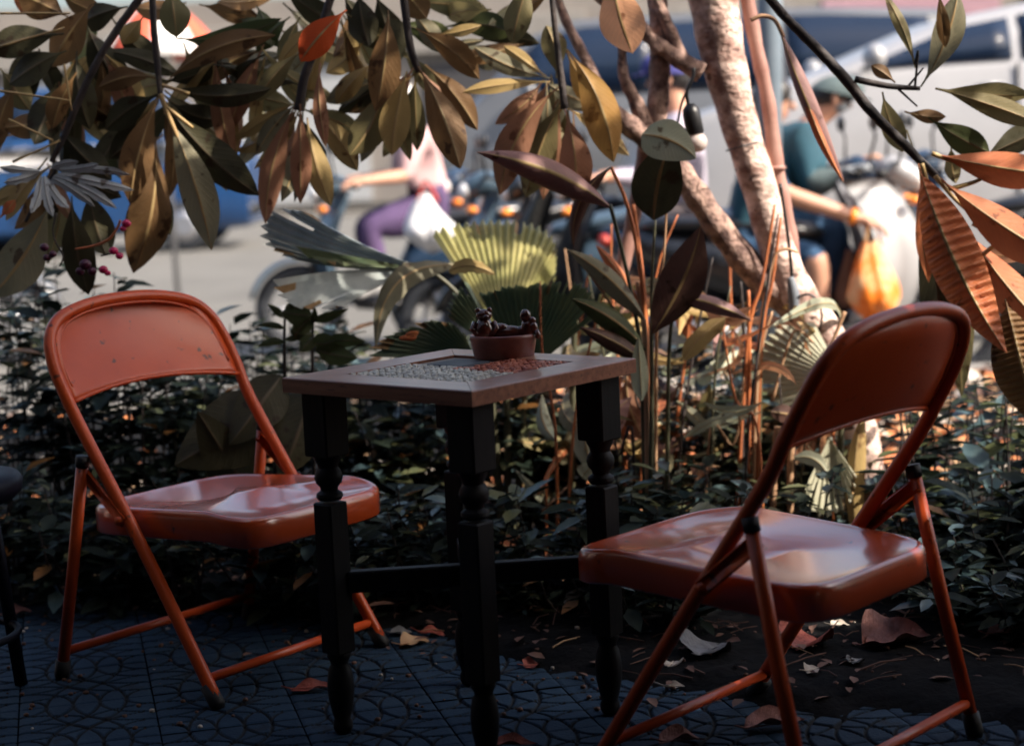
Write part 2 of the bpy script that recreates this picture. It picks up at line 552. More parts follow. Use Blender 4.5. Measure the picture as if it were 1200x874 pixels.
# patio: cast pavers with ring grooves
EDGE_A, EDGE_B = gnd(0, 688), gnd(700, 800)
pav = bpy.data.objects.new('pavement', None); COL.objects.link(pav); tag(pav, kind='structure')
TS = 0.26
def groove(x, y):
    d = 1.0
    for cx in (0, TS):
        for cy in (0, TS):
            r = math.hypot(x - cx, y - cy)
            for rr in (0.052, 0.104, 0.156, 0.208):
                d = min(d, abs(r - rr))
    e = min(x, y, TS - x, TS - y)
    h = -0.0065 * max(0.0, 1 - (d / 0.0042) ** 2)
    if e < 0.006:
        h -= 0.002 * (1 - e / 0.006)
    return h
N = 104
b = MB()
vs = []
for j in range(N + 1):
    for i in range(N + 1):
        x, y = TS * i / N, TS * j / N
        vs.append((x - TS / 2, y - TS / 2, groove(x, y)))
b.add(vs, [(j * (N + 1) + i, j * (N + 1) + i + 1, (j + 1) * (N + 1) + i + 1, (j + 1) * (N + 1) + i) for j in range(N) for i in range(N)])
b.m = [1 if np.mean([b.v[i][2] for i in f]) < -.0026 else 0 for f in b.f]
p0 = None
edir = (EDGE_B - EDGE_A); edir.z = 0; edir.normalize()
enr = V((-edir.y, edir.x, 0))
if enr.y > 0: enr = -enr            # points to the camera side
PROT = math.radians(14)
ca, sa = math.cos(PROT), math.sin(PROT)
for i in range(-14, 15):
    for j in range(-2, 17):
        gx, gy = i * (TS + .003), j * (TS + .003) + 0.9
        x, y = gx * ca - gy * sa, gx * sa + gy * ca
        q = V((x, y, 0))
        dist = (q - EDGE_A).dot(enr)
        if dist < -0.40 or y < 1.75 or abs(x) > .32 * y + .55:
            continue
        if p0 is None:
            p0 = b.build('paver', [M['paver'], M['joint']], pav, smooth=True); t = p0
        else:
            t = p0.copy(); COL.objects.link(t); adopt(t, pav)
        t.location = (x, y, 0.004 + rnd.uniform(-.0015, .0015))
        t.rotation_euler = (rnd.uniform(-.003, .003), rnd.uniform(-.003, .003), PROT + rnd.choice((0, 1, 2, 3)) * PI / 2)
def bed_z(x, y):
    d = -((V((x, y, 0)) - EDGE_A).dot(enr))
    d += .05 * math.sin(x * 5.1) + .03 * math.sin(x * 13.7 + 1) + .015 * math.sin(x * 37 + y * 21)
    f = min(1, max(0, (d + .02) / .16)); f = f * f * (3 - 2 * f)
    return -.022 + .048 * f
r_ = random.Random(5); b = MB()
GX, GY = 190, 110
xs = [-3 + 6 * i / GX for i in range(GX + 1)]; ys = [3.0 + (5.6 - 3.0) * j / GY for j in range(GY + 1)]
xs = [-14, -8, -5] + xs + [5, 8, 14]; ys = ys + [6.2, 7.0, KERB_Y - .07]
b.add([(x, y, bed_z(x, y) + r_.uniform(-.006, .006)) for y in ys for x in xs], [(j * len(xs) + i, j * len(xs) + i + 1, (j + 1) * len(xs) + i + 1, (j + 1) * len(xs) + i) for j in range(len(ys) - 1) for i in range(len(xs) - 1)])
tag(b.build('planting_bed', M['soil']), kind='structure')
sheet('patio_base', -4, 4, -3.2, 4.9, -0.026, M['joint'])

# street front on the far side of the road
front = thing('shop_building', 'low beige shop front across the road with grey shutters', 'building', (0, 37.6, 0))
b = MB(); b.box((0, 40, 2.1), (90, 4.8, 4.2)); b.build('wall', M['wall'], front, smooth=False)
for i in range(-10, 11):
    b = MB(); b.box((i * 4.2, 37.57, 1.4), (3.0, 0.10, 2.7)); b.build('shutter', M['shutter'] if i % 3 else M['shop_dark'], front, smooth=False)
    b = MB()
    b.box((i * 4.2, 37.45, 3.3), (3.6, 0.25, 0.7), bev=.02)
    b.build('signboard', M['sign_pink'] if i == 2 else M['kerb'], front, smooth=False)
cafe = thing('added_wall', 'unseen dark wall added behind the patio to hold back light', 'wall', (0, -3.2, 0))
b = MB(); b.box((0, -3.3, 1.9), (12, 0.2, 3.8)); b.build('wall', M['added_wall'], cafe, smooth=False)  # unseen wall added behind the camera to darken camera-facing sides


sw = thing('added_side_wall', 'unseen dark wall added on the left to block low sky light', 'wall', (-5.2, 0, 0))
b = MB(); b.box((-5.2, 2.05, 1.9), (.2, 10.48, 3.8)); b.build('wall', M['added_wall'], sw, smooth=False)  # unseen wall added to cut light from the left
sw = thing('added_side_wall', 'unseen dark wall added on the right to block low sky light', 'wall', (6.3, 0, 0))
b = MB(); b.box((6.3, -.4, 1.9), (.2, 5.58, 3.8)); b.build('wall', M['added_wall'], sw, smooth=False)  # unseen wall added to cut low light from the right
aw = thing('awning', 'unseen dark canvas sheet added overhead to shade the patio', 'awning', (0, -3.1, 0))  # unseen cover added overhead to deepen shade on the camera side
b = MB(); vs = []
for i in range(2):
    for x, z in ((-5.05, 0), (6.15, 0)):
        vs.append((x, -3.2 + i * 5.2, 3.0 - .48 * i))
b.add(vs, [(0, 1, 3, 2)]); o = b.build('canvas', M['fabric_awning'], aw, smooth=False); sm = o.modifiers.new('t', 'SOLIDIFY'); sm.thickness = .006
for x in (-4.9, -2, 2, 6.0):
    b = MB(); b.tube([(x, -3.2, 2.97), (x, 1.99, 2.49)], .02, 8); b.build('arm', M['paint_black'], aw)


# ================================================================== CHAIRS
def make_chair(label):
    t = thing('folding_chair', label, 'chair', (0, 0, 0), 0, 'red metal folding chairs')
    half = [(.243, .221, .012), (.2405, .115, .168), (.238, -.005, .342), (.239, -.138, .530), (.243, -.178, .600), (.242, -.212, .662), (.226, -.238, .716),
            (.188, -.254, .752), (.125, -.262, .771), (.06, -.265, .779), (0, -.266, .781)]
    hp = spline(half, 4)
    full = hp + [(-x, y, z) for x, y, z in hp[::-1][1:]]
    b = MB(); b.tube(full, .0130, 12); b.build('front_frame', M['chair'], t, local=True)
    # back panel
    i0 = 4 * 4 - 1
    rows = hp[i0:]
    NX = 21
    b = MB(); vs = []
    r0y, r0z = rows[0][1], rows[0][2]
    zt = rows[-1][2]
    for k, (x, y, z) in enumerate(rows):
        hw = x - .004
        for i in range(NX):
            a = -1 + 2 * i / (NX - 1)
            f = (z - r0z) / (zt - r0z)
            lift = (1 - f) ** 3 * .022 * (1 - a * a)
            dish = .030 * (1 - a * a) * min(1, hw / .2)
            vs.append((a * hw, y + .006 - dish - lift * .3 * 0, z + lift))
    fs = [(k * NX + i, k * NX + i + 1, (k + 1) * NX + i + 1, (k + 1) * NX + i) for k in range(len(rows) - 1) for i in range(NX - 1)]
    b.add(vs, fs)
    o = b.build('backrest', M['chair'], t, local=True)
    sm = o.modifiers.new('thick', 'SOLIDIFY'); sm.thickness = .0025; sm.offset = 0
    # rolled lower edge and pressed bead of the panel
    b = MB(); b.tube([vs[i] for i in range(NX)], .0045, 8); b.build('panel_edge', M['chair'], t, local=True)
    bead = [(x * .905, y + .0085 - .030 * (1 - .905 ** 2) * min(1, x / .2), .60 + (z - .60) * .93) for x, y, z in rows[2:]]
    bead = bead + [(-x, y, z) for x, y, z in bead[::-1][1:]]
    b = MB(); b.tube(bead, .0035, 6); b.build('bead', M['chair'], t, local=True)
    # seat
    def outline(a):
        c, s_ = math.cos(a), math.sin(a)
        n = 7.0
        r = (abs(c) ** n + abs(s_) ** n) ** (-1 / n)
        x, y = r * c, r * s_
        hw = .213 - .006 * (-y)
        return x * hw, .050 + y * (.253)
    rings = [(.94, -.056), (.985, -.060), (1.0, -.056), (1.0, -.016), (.992, -.006), (.975, -.0005), (.955, .0005), (.93, -.001), (.88, -.0018), (.78, -.003), (.55, -.0045), (.25, -.005), (.02, -.005)]
    n = 72
    vs = []
    for s_, dz in rings:
        for j in range(n):
            x, y = outline(2 * PI * j / n)
            y2 = .050 + (y - .050) * s_
            z = .374 + (y - .035) * .055 * 1.0 + dz
            if y > .2 and s_ > .5:
                z -= (y - .2) * .18
            vs.append((x * s_, y2, z))
    fs = [(k * n + j, k * n + (j + 1) % n, (k + 1) * n + (j + 1) % n, (k + 1) * n + j) for k in range(len(rings) - 1) for j in range(n)]
    fs.append(tuple((len(rings) - 1) * n + j for j in range(n)))
    b = MB(); b.add(vs, fs); b.build('seat', M['chair_seat'], t, local=True)
    for s_ in (-1, 1):
        b = MB(); b.tube([(s_ * .256, -.122, .472), (s_ * .263, -.172, .24), (s_ * .270, -.226, .012)], .0125, 12)
        b.build('rear_leg', M['chair'], t, local=True)
        b = MB(); b.tube([(s_ * .256, -.1205, .480), (s_ * .2568, -.1255, .458)], .0140, 12); b.build('leg_cap', M['rubber'], t, local=True)
        d = V((0, .112, -.090)).normalized()
        R = Matrix((V((s_ * .0, 1, 0)), V((1, 0, 0)), V((0, 0, 1)))).transposed()
        ang = math.atan2(-.090, .112)
        R = Matrix.Rotation(ang, 3, 'X')
        b = MB(); b.box((s_ * .249, -.073, .397), (.008, .155, .030), mtx=R, bev=.004); b.build('hinge_bar', M['chair'], t, local=True)
        b = MB(); b.tube([(s_ * .236, -.022, .354), (s_ * .262, -.022, .354)], .009, 10)
        b.build('pivot', M['chair'], t, local=True)
        for (x, y, x2, y2) in ((.2432, .2225, .2425, .196), (.2702, -.227, .2695, -.219)):
            b = MB(); b.tube([(s_ * x, y, .0), (s_ * x, y, .006), (s_ * x2, y2, .040)], [.014, .0165, .0158], 12); b.build('foot_cap', M['rubber'], t, local=True)
    b = MB(); b.tube([(-.242, .193, .052), (.242, .193, .052)], .0095, 10); b.build('front_crossbar', M['chair'], t, local=True)
    b = MB(); b.tube([(-.269, -.2155, .058), (.269, -.2155, .058)], .0095, 10); b.build('rear_crossbar', M['chair'], t, local=True)
    return t


chair = make_chair('red metal folding chair with smooth backrest facing the table, in front of the road')
chair.location = (-.634, 3.8112, 0.004); chair.rotation_euler.z = -2.2402
chair2 = copy_tree(chair)
chair2.location = (.4408, 3.0607, 0.004); chair2.rotation_euler.z = 0.8444
chair2['label'] = 'red metal folding chair seen from behind, its hollow backrest turned to the viewer'

# dark stool at the left edge
q = at(-72, 590, 3.6)
st = thing('stool', 'dark navy round stool cut by the left edge beside a red chair', 'stool', (q.x, q.y, 0))
b = MB(); zt = at(0, 556, 3.6).z
b.lathe([(.02, zt - .05), (.15, zt - .05), (.165, zt - .035), (.168, zt - .015), (.160, zt - .003), (.13, zt + .002), (.02, zt + .004)], (q.x, q.y, 0), 40); b.build('seat', M['navy'], st)
for k in range(4):
    a = PI / 4 + k * PI / 2
    b = MB(); b.tube([(q.x + .11 * math.cos(a), q.y + .11 * math.sin(a), zt - .045), (q.x + .15 * math.cos(a), q.y + .15 * math.sin(a), 0.004)], .014, 8); b.build('leg', M['navy'], st)
b = MB(); b.tube([(q.x + .135 * math.cos(a), q.y + .135 * math.sin(a), .14) for a in [k * PI / 12 for k in range(25)]], .008, 6, cap=False); b.build('foot_ring', M['navy'], st)

# ================================================================== TABLE
TX, TY, TT, TSZ, TH = -.0943, 3.3106, -.7066, .4606, .6727
tb = thing('mosaic_table', 'small square wooden table with mosaic inlay top and turned black legs', 'table', (TX, TY, 0.004), TT)
h = TSZ / 2; bw = .082; th = .027
for k in range(4):
    R = Matrix.Rotation(k * PI / 2, 3, 'Z')
    g = .0006
    out_, inn = h, h - bw
    P = [(-out_ + g, -out_), (out_ - g, -out_), (inn - g, -inn), (-inn + g, -inn)]
    b = MB()
    zt, zb = TH, TH - th
    ch = .002
    top = [(-out_ + g + ch, -out_ + ch), (out_ - g - ch, -out_ + ch), (inn - g, -inn), (-inn + g, -inn)]
    vs = [R @ V((x, y, zb)) for x, y in P] + [R @ V((x, y, zt - (ch if i < 2 else 0))) for i, (x, y) in enumerate(P)] + [R @ V((x, y, zt)) for x, y in top[:2]]
    b.add(vs, [(3, 2, 1, 0), (0, 1, 5, 4), (1, 2, 6, 9, 5), (2, 3, 7, 6), (3, 0, 4, 8, 7), (4, 5, 9, 8), (8, 9, 6, 7)])
    o = b.build('top_board', M['table_wood'], tb, smooth=False, local=True)
inn = h - bw - .001
b = MB(); b.box((0, 0, TH - .014), (2 * inn, 2 * inn, .018)); b.build('inlay_bed', M['grout'], tb, smooth=False, local=True)
b = MB(); b.box((-.052, .052, TH - .003), (.088, .084, .008), bev=.002); b.build('slate_plate', M['slate'], tb, smooth=False, local=True)
cw, crd = MB(), MB()
stp = .0145
k = int(inn / stp)
for i in range(-k, k):
    for j in range(-k, k):
        x, y = (i + .5) * stp, (j + .5) * stp
        if x < -.005 and y > .008:
            continue
        x += rnd.uniform(-.002, .002); y += rnd.uniform(-.002, .002)
        red = x >= -.02 and y > -.012 + rnd.uniform(-.008, .008)
        n = 5
        rr = [stp * rnd.uniform(.38, .56) for _ in range(n)]
        a0 = rnd.uniform(0, 6)
        zt = TH + .0002 + rnd.uniform(-.0006, .0005)
        ring = [(x + rr[q_] * math.cos(a0 + 2 * PI * q_ / n), y + rr[q_] * math.sin(a0 + 2 * PI * q_ / n)) for q_ in range(n)]
        vs = [(p[0], p[1], TH - .006) for p in ring] + [(x + (p[0] - x) * .8, y + (p[1] - y) * .8, zt) for p in ring]
        fs = [(q_, (q_ + 1) % n, n + (q_ + 1) % n, n + q_) for q_ in range(n)] + [tuple(range(n, 2 * n))]
        (crd if red else cw).add(vs, fs, 1 if rnd.random() < (.3 if red else .28) else 0)
tag(cw.build('white_chips', [M['chip_white'], M['chip_grey']], tb, smooth=False, local=True), kind='stuff')
tag(crd.build('red_chips', [M['chip_red'], M['chip_dkred']], tb, smooth=False, local=True), kind='stuff')
zt = TH - th - .001
for sx in (-1, 1):
    for sy in (-1, 1):
        c = (sx * .178, sy * .178)
        b = MB()
        b.box((c[0], c[1], zt - .060), (.060, .060, .120), bev=.003)
        b.lathe([(.026, zt - .119), (.0255, zt - .125), (.020, zt - .135), (.0185, zt - .142), (.024, zt - .150), (.0265, zt - .160), (.024, zt - .170), (.017, zt - .178), (.016, zt - .184), (.024, zt - .190),
                 (.025, zt - .196), (.021, zt - .202)], (c[0], c[1], 0), 20)
        b.box((c[0], c[1], .296), (.046, .046, .284), bev=.003)
        b.lathe([(.021, .155), (.0225, .148), (.0175, .138), (.0165, .132), (.021, .124), (.024, .108), (.0255, .090), (.024, .066), (.0195, .042), (.0155, .028), (.0185, .020), (.0185, .010), (.015, .002), (.013, 0)], (c[0], c[1], 0), 20)
        b.build('leg', M['dark_wood'], tb, local=True, angle=40)
for s_ in (-1, 1):
    b = MB(); b.box((0, 0, .288 - (.0015 if s_ > 0 else 0)), (.046 + .41, .026, .040), rz=s_ * PI / 4, bev=.003); b.build('stretcher', M['dark_wood'], tb, smooth=False, local=True)

# clay pot with figurines
pc = gnd(591, 419, TH)
pot = thing('clay_pot', 'low round terracotta pot standing on the mosaic table', 'pot', pc)
b = MB(); R_ = .0645
b.lathe([(.005, .001), (R_ * .87, .001), (R_ * .895, .004), (R_ * .955, .024), (R_ * .985, .036), (R_, .040), (R_ * 1.0, .045), (R_ * .96, .047), (R_ * .93, .044), (R_ * .9, .036), (.004, .034)], pc, 48)
b.build('bowl', M['clay'], pot)
b = MB(); b.lathe([(R_ * .905, .0345), (R_ * .5, .038), (.003, .039)], pc, 24); b.build('soil', M['soil'], pot)
fz = pc.z + .037
def fig(px, label, maker):
    q = at(px, 390, pc.y - .012)
    q = V((q.x, pc.y - .012, fz))
    t = thing('figurine', label, 'figurine', q, 0, 'glazed figurines in the clay pot')
    maker(t, q)
def sit_fig(t, q):
    b = MB()
    b.lathe([(.012, 0), (.020, .004), (.0215, .014), (.019, .026), (.013, .036), (.011, .040)], q, 20)
    b.blob(q + V((0, -.012, .020)), (.010, .007, .016))
    b.build('body', M['glaze'], t)
    b = MB(); b.blob(q + V((0, -.003, .048)), (.0155, .013, .0115)); b.blob(q + V((-.011, -.004, .057)), (.005, .004, .006)); b.blob(q + V((.011, -.004, .057)), (.005, .004, .006))
    b.blob(q + V((0.004, -.015, .046)), (.006, .006, .004)); b.build('head', M['glaze'], t)
    for s_ in (-1, 1):
        b = MB(); b.tube([q + V((s_ * .017, -.004, .034)), q + V((s_ * .024, -.010, .022)), q + V((s_ * .014, -.018, .012))], [.006, .0055, .005], 8); b.build('arm', M['glaze'], t)
def lie_fig(t, q):
    b = MB(); b.blob(q + V((0, 0, .012)), (.034, .015, .014)); b.blob(q + V((-.012, -.003, .022)), (.016, .011, .009)); b.build('body', M['glaze'], t)
    b = MB(); b.blob(q + V((.028, -.004, .016)), (.010, .009, .008)); b.blob(q + V((.036, -.006, .013)), (.005, .005, .004)); b.build('head', M['glaze'], t)
    b = MB(); b.tube([q + V((-.03, 0, .012)), q + V((-.042, -.004, .008)), q + V((-.036, -.012, .005))], [.005, .004, .002], 8); b.build('tail', M['glaze'], t)
def stand_fig(t, q):
    b = MB(); b.lathe([(.014, 0), (.017, .006), (.0145, .018), (.0125, .028), (.009, .034)], q, 18); b.blob(q + V((.010, -.006, .020)), (.009, .009, .012)); b.build('body', M['glaze'], t)
    b = MB(); b.blob(q + V((-.004, -.002, .043)), (.0105, .010, .0125)); b.blob(q + V((.008, -.004, .034)), (.008, .007, .007)); b.build('head', M['glaze'], t)
    b = MB(); b.tube([q + V((.015, -.012, .016)), q + V((.019, -.014, .006)), q + V((.016, -.015, 0))], .005, 8); b.build('foreleg', M['glaze'], t)
fig(568, 'round seated dark brown glazed figurine at the left of the pot', sit_fig)
fig(594, 'low lying dark brown glazed figurine in the middle of the pot', lie_fig)
fig(619, 'small upright dark brown glazed figurine at the right of the pot', stand_fig)


# ================================================================== LEAVES
def prof(shape, s):
    if shape == 'ob':      # obovate with a short point
        p = math.sin(PI * min(1, s) ** 1.25) ** .8 if 0 < s < 1 else 0
        return max(p, 0)
    if shape == 'lance':
        return math.sin(PI * s ** .9) ** .9 if 0 < s < 1 else 0
    if shape == 'ovate':
        return math.sin(PI * s ** .7) ** .75 if 0 < s < 1 else 0
    if shape == 'strap':
        return min(1, s * 6, (1 - s) * 4) ** .6 if 0 < s < 1 else 0
    return 1


ACROSS = [-1, -.72, -.4, -.07, 0, .07, .4, .72, 1]


def leaf(parent, b, t, yb, yt, wpx, m, bend=0.0, roll=0.0, shape='ob', fold=.22, sag=0.05, ridge=0.0, pet=.10, rib='rib', wave=.06, name='leaf', ns=14, curl=0.0, jag=0.0):
    P0, P3 = at(b[0], b[1], yb), at(t[0], t[1], yt)
    ax = P3 - P0
    Ln = ax.length
    axn = ax.normalized()
    mid = (P0 + P3) / 2
    n0 = (CAM - mid).normalized()
    side = axn.cross(n0).normalized()
    nn = side.cross(axn).normalized()
    Rm = Matrix.Rotation(roll, 3, axn)
    sd, nr = Rm @ side, Rm @ nn
    hw = m_of(wpx, (yb + yt) / 2) / 2
    mb = MB()
    ph = rnd.uniform(0, 6); tw = rnd.uniform(-.7, .7); hook = rnd.uniform(-.10, .16)
    NV = len(ACROSS)
    if ridge: ns = 168
    for i in range(ns + 1):
        s = i / ns
        c = P0 + ax * s + side * (bend * Ln * 4 * s * (1 - s)) + nn * (sag * Ln * 4 * s * (1 - s))
        k = 0 if s < pet else prof(shape, (s - pet) / (1 - pet))
        Rt = Matrix.Rotation(tw * (s - .4), 3, axn); sd, nr = Rt @ (Rm @ side), Rt @ (Rm @ nn)
        c = c - nn * (hook * Ln * s ** 3)
        ww = max(hw * k, min(.0022, hw * .3) if s < .97 else .0006)
        for a in ACROSS:
            cx = a
            z = -fold * abs(a) * ww + wave * ww * math.sin(9 * s + ph + a * 2) * abs(a)
            if ridge and 0.15 < abs(a) < 1:
                z += ridge * ww * math.sin(s * 2 * PI * 21 - abs(a) * 3) * .5
            off = sd * (cx * ww) + nr * z
            if curl:     # roll the blade into a half tube
                th = a * curl
                off = sd * (ww * math.sin(th)) + nr * (ww * (math.cos(th) - 1))
            if jag and abs(a) == 1:
                off *= 1 - jag * rnd.random()
            if abs(a) <= .07:
                off += nr * (.0012 if a == 0 else .0)
            mb.uv[len(mb.v)] = (s, (a + 1) / 2)
            mb.v.append(tuple(c + off))
    for i in range(ns):
        for j in range(NV - 1):
            mb.f.append((i * NV + j, i * NV + j + 1, (i + 1) * NV + j + 1, (i + 1) * NV + j))
            mb.m.append(1 if j in (3, 4) else 0)
    return mb.build(name, [M[m], M[rib]], parent)


def stemtube(parent, pts, Ys, w, m, name='branch', n=8, jit=0.0, sub=5):
    """pts px; w widths px (single or list)"""
    if not isinstance(Ys, (list, tuple)): Ys = [Ys] * len(pts)
    if not isinstance(w, (list, tuple)): w = [w] * len(pts)
    P = [tuple(at(p[0], p[1], y)) + (m_of(ww, y) / 2,) for p, y, ww in zip(pts, Ys, w)]
    P = spline(P, sub)
    b = MB(); b.tube([p[:3] for p in P], [max(p[3], .0008) for p in P], n, jit=jit)
    return b.build(name, M[m], parent)


# ---------------- overhanging leafy tree (its trunk stands left of the view)
YL = 4.35
lt = thing('leafy_tree', 'broad leaved tree whose drooping branches hang over the top of the view', 'tree', (-3.4, 4.4, 0))
b = MB()
P = spline([(-3.4, 4.4, -.1, .17), (-3.35, 4.4, .8, .14), (-3.2, 4.35, 1.8, .12), (-2.9, 4.3, 2.7, .10)], 5)
b.tube([p[:3] for p in P], [p[3] for p in P], 12, jit=.04); b.build('trunk', M['bark'], lt)
def limb(pts):
    P = spline(pts, 5); b = MB(); b.tube([p[:3] for p in P], [p[3] for p in P], 8, jit=.05); b.build('branch', M['twig'], lt)
limb([(-2.9, 4.3, 2.7, .08), (-2.0, 4.3, 2.75, .06), (-1.0, 4.35, 2.55, .05), (.2, 4.35, 2.5, .04), (1.4, 4.2, 2.4, .03)])
limb([(-2.9, 4.3, 2.7, .08), (-1.8, 3.4, 3.0, .06), (-.2, 2.6, 3.1, .05), (1.4, 2.2, 3.1, .04), (3.2, 2.2, 3.0, .02)])
limb([(-2.9, 4.3, 2.7, .07), (-1.6, 5.2, 3.0, .05), (0.0, 5.6, 3.1, .04), (1.3, 5.6, 3.1, .02)])
T = lt
def br(pts, w, Y=YL, m='twig'):
    ptop = pts[0]
    P = [tuple(at(p[0], p[1], Y)) + (m_of(ww, Y) / 2,) for p, ww in zip(pts, w)]
    a = V(P[0][:3])
    c = V(P[1][:3]); d_ = (a - c) / max(.02, a.z - c.z) * (2.5 - a.z)
    if abs(d_.x) > 1.0: d_.x = math.copysign(1.0, d_.x)
    e_ = a + d_
    P = [(e_.x, e_.y, 2.5, P[0][3] * 1.4), ((e_.x + a.x) / 2, a.y, (2.5 + a.z) / 2, P[0][3] * 1.2)] + P
    P = spline(P, 6)
    b = MB(); b.tube([p[:3] for p in P], [p[3] for p in P], 8, jit=.06); b.build('branch', M[m], T)
br([(170, -10), (137, 35), (105, 90), (75, 160), (60, 190)], [10, 9, 9, 8, 6])
br([(178, -10), (180, 30), (184, 70), (188, 113)], [8, 8, 8, 6], YL - .05)
br([(390, -10), (370, 55), (357, 90), (350, 130)], [10, 10, 11, 12], YL)
br([(472, -10), (477, 30), (482, 60), (491, 85)], [10, 9, 9, 8], YL)
br([(646, -10), (650, 30), (655, 70), (662, 128)], [7, 7, 8, 9], YL)
br([(890, -15), (920, 20), (955, 55), (990, 92), (1022, 132), (1062, 172), (1095, 205), (1112, 222)], [11, 11, 12, 13, 12, 11, 9, 6], 4.1)
stemtube(T, [(1002, 93), (1040, 101), (1078, 104)], 4.1, [8, 7, 5], 'twig')
stemtube(T, [(1072, 104), (1076, 60), (1072, 75)], 4.1, [3, 2.5, 2], 'twig')
stemtube(T, [(1062, 104), (1082, 80)], 4.1, [3, 2], 'twig')
stemtube(T, [(1052, 104), (1075, 125)], 4.1, [3, 2], 'twig')
for p in ([(0, 55), (75, 33)], [(0, 107), (82, 118)], [(0, 16), (82, 16)], [(15, 190), (70, 165)], [(10, 140), (62, 165)], [(75, 75), (84, 130)]):
    stemtube(T, p, YL - .1, [3, 2.2], 'petiole', name='petiole')
stemtube(T, [(188, 110), (196, 132), (210, 165), (218, 182)], YL - .08, [6, 6, 5, 3], 'petiole', name='petiole')
stemtube(T, [(190, 100), (222, 110)], YL - .08, [4, 4], 'petiole', name='petiole')
stemtube(T, [(196, 126), (226, 150)], YL - .08, [4, 4], 'petiole', name='petiole')

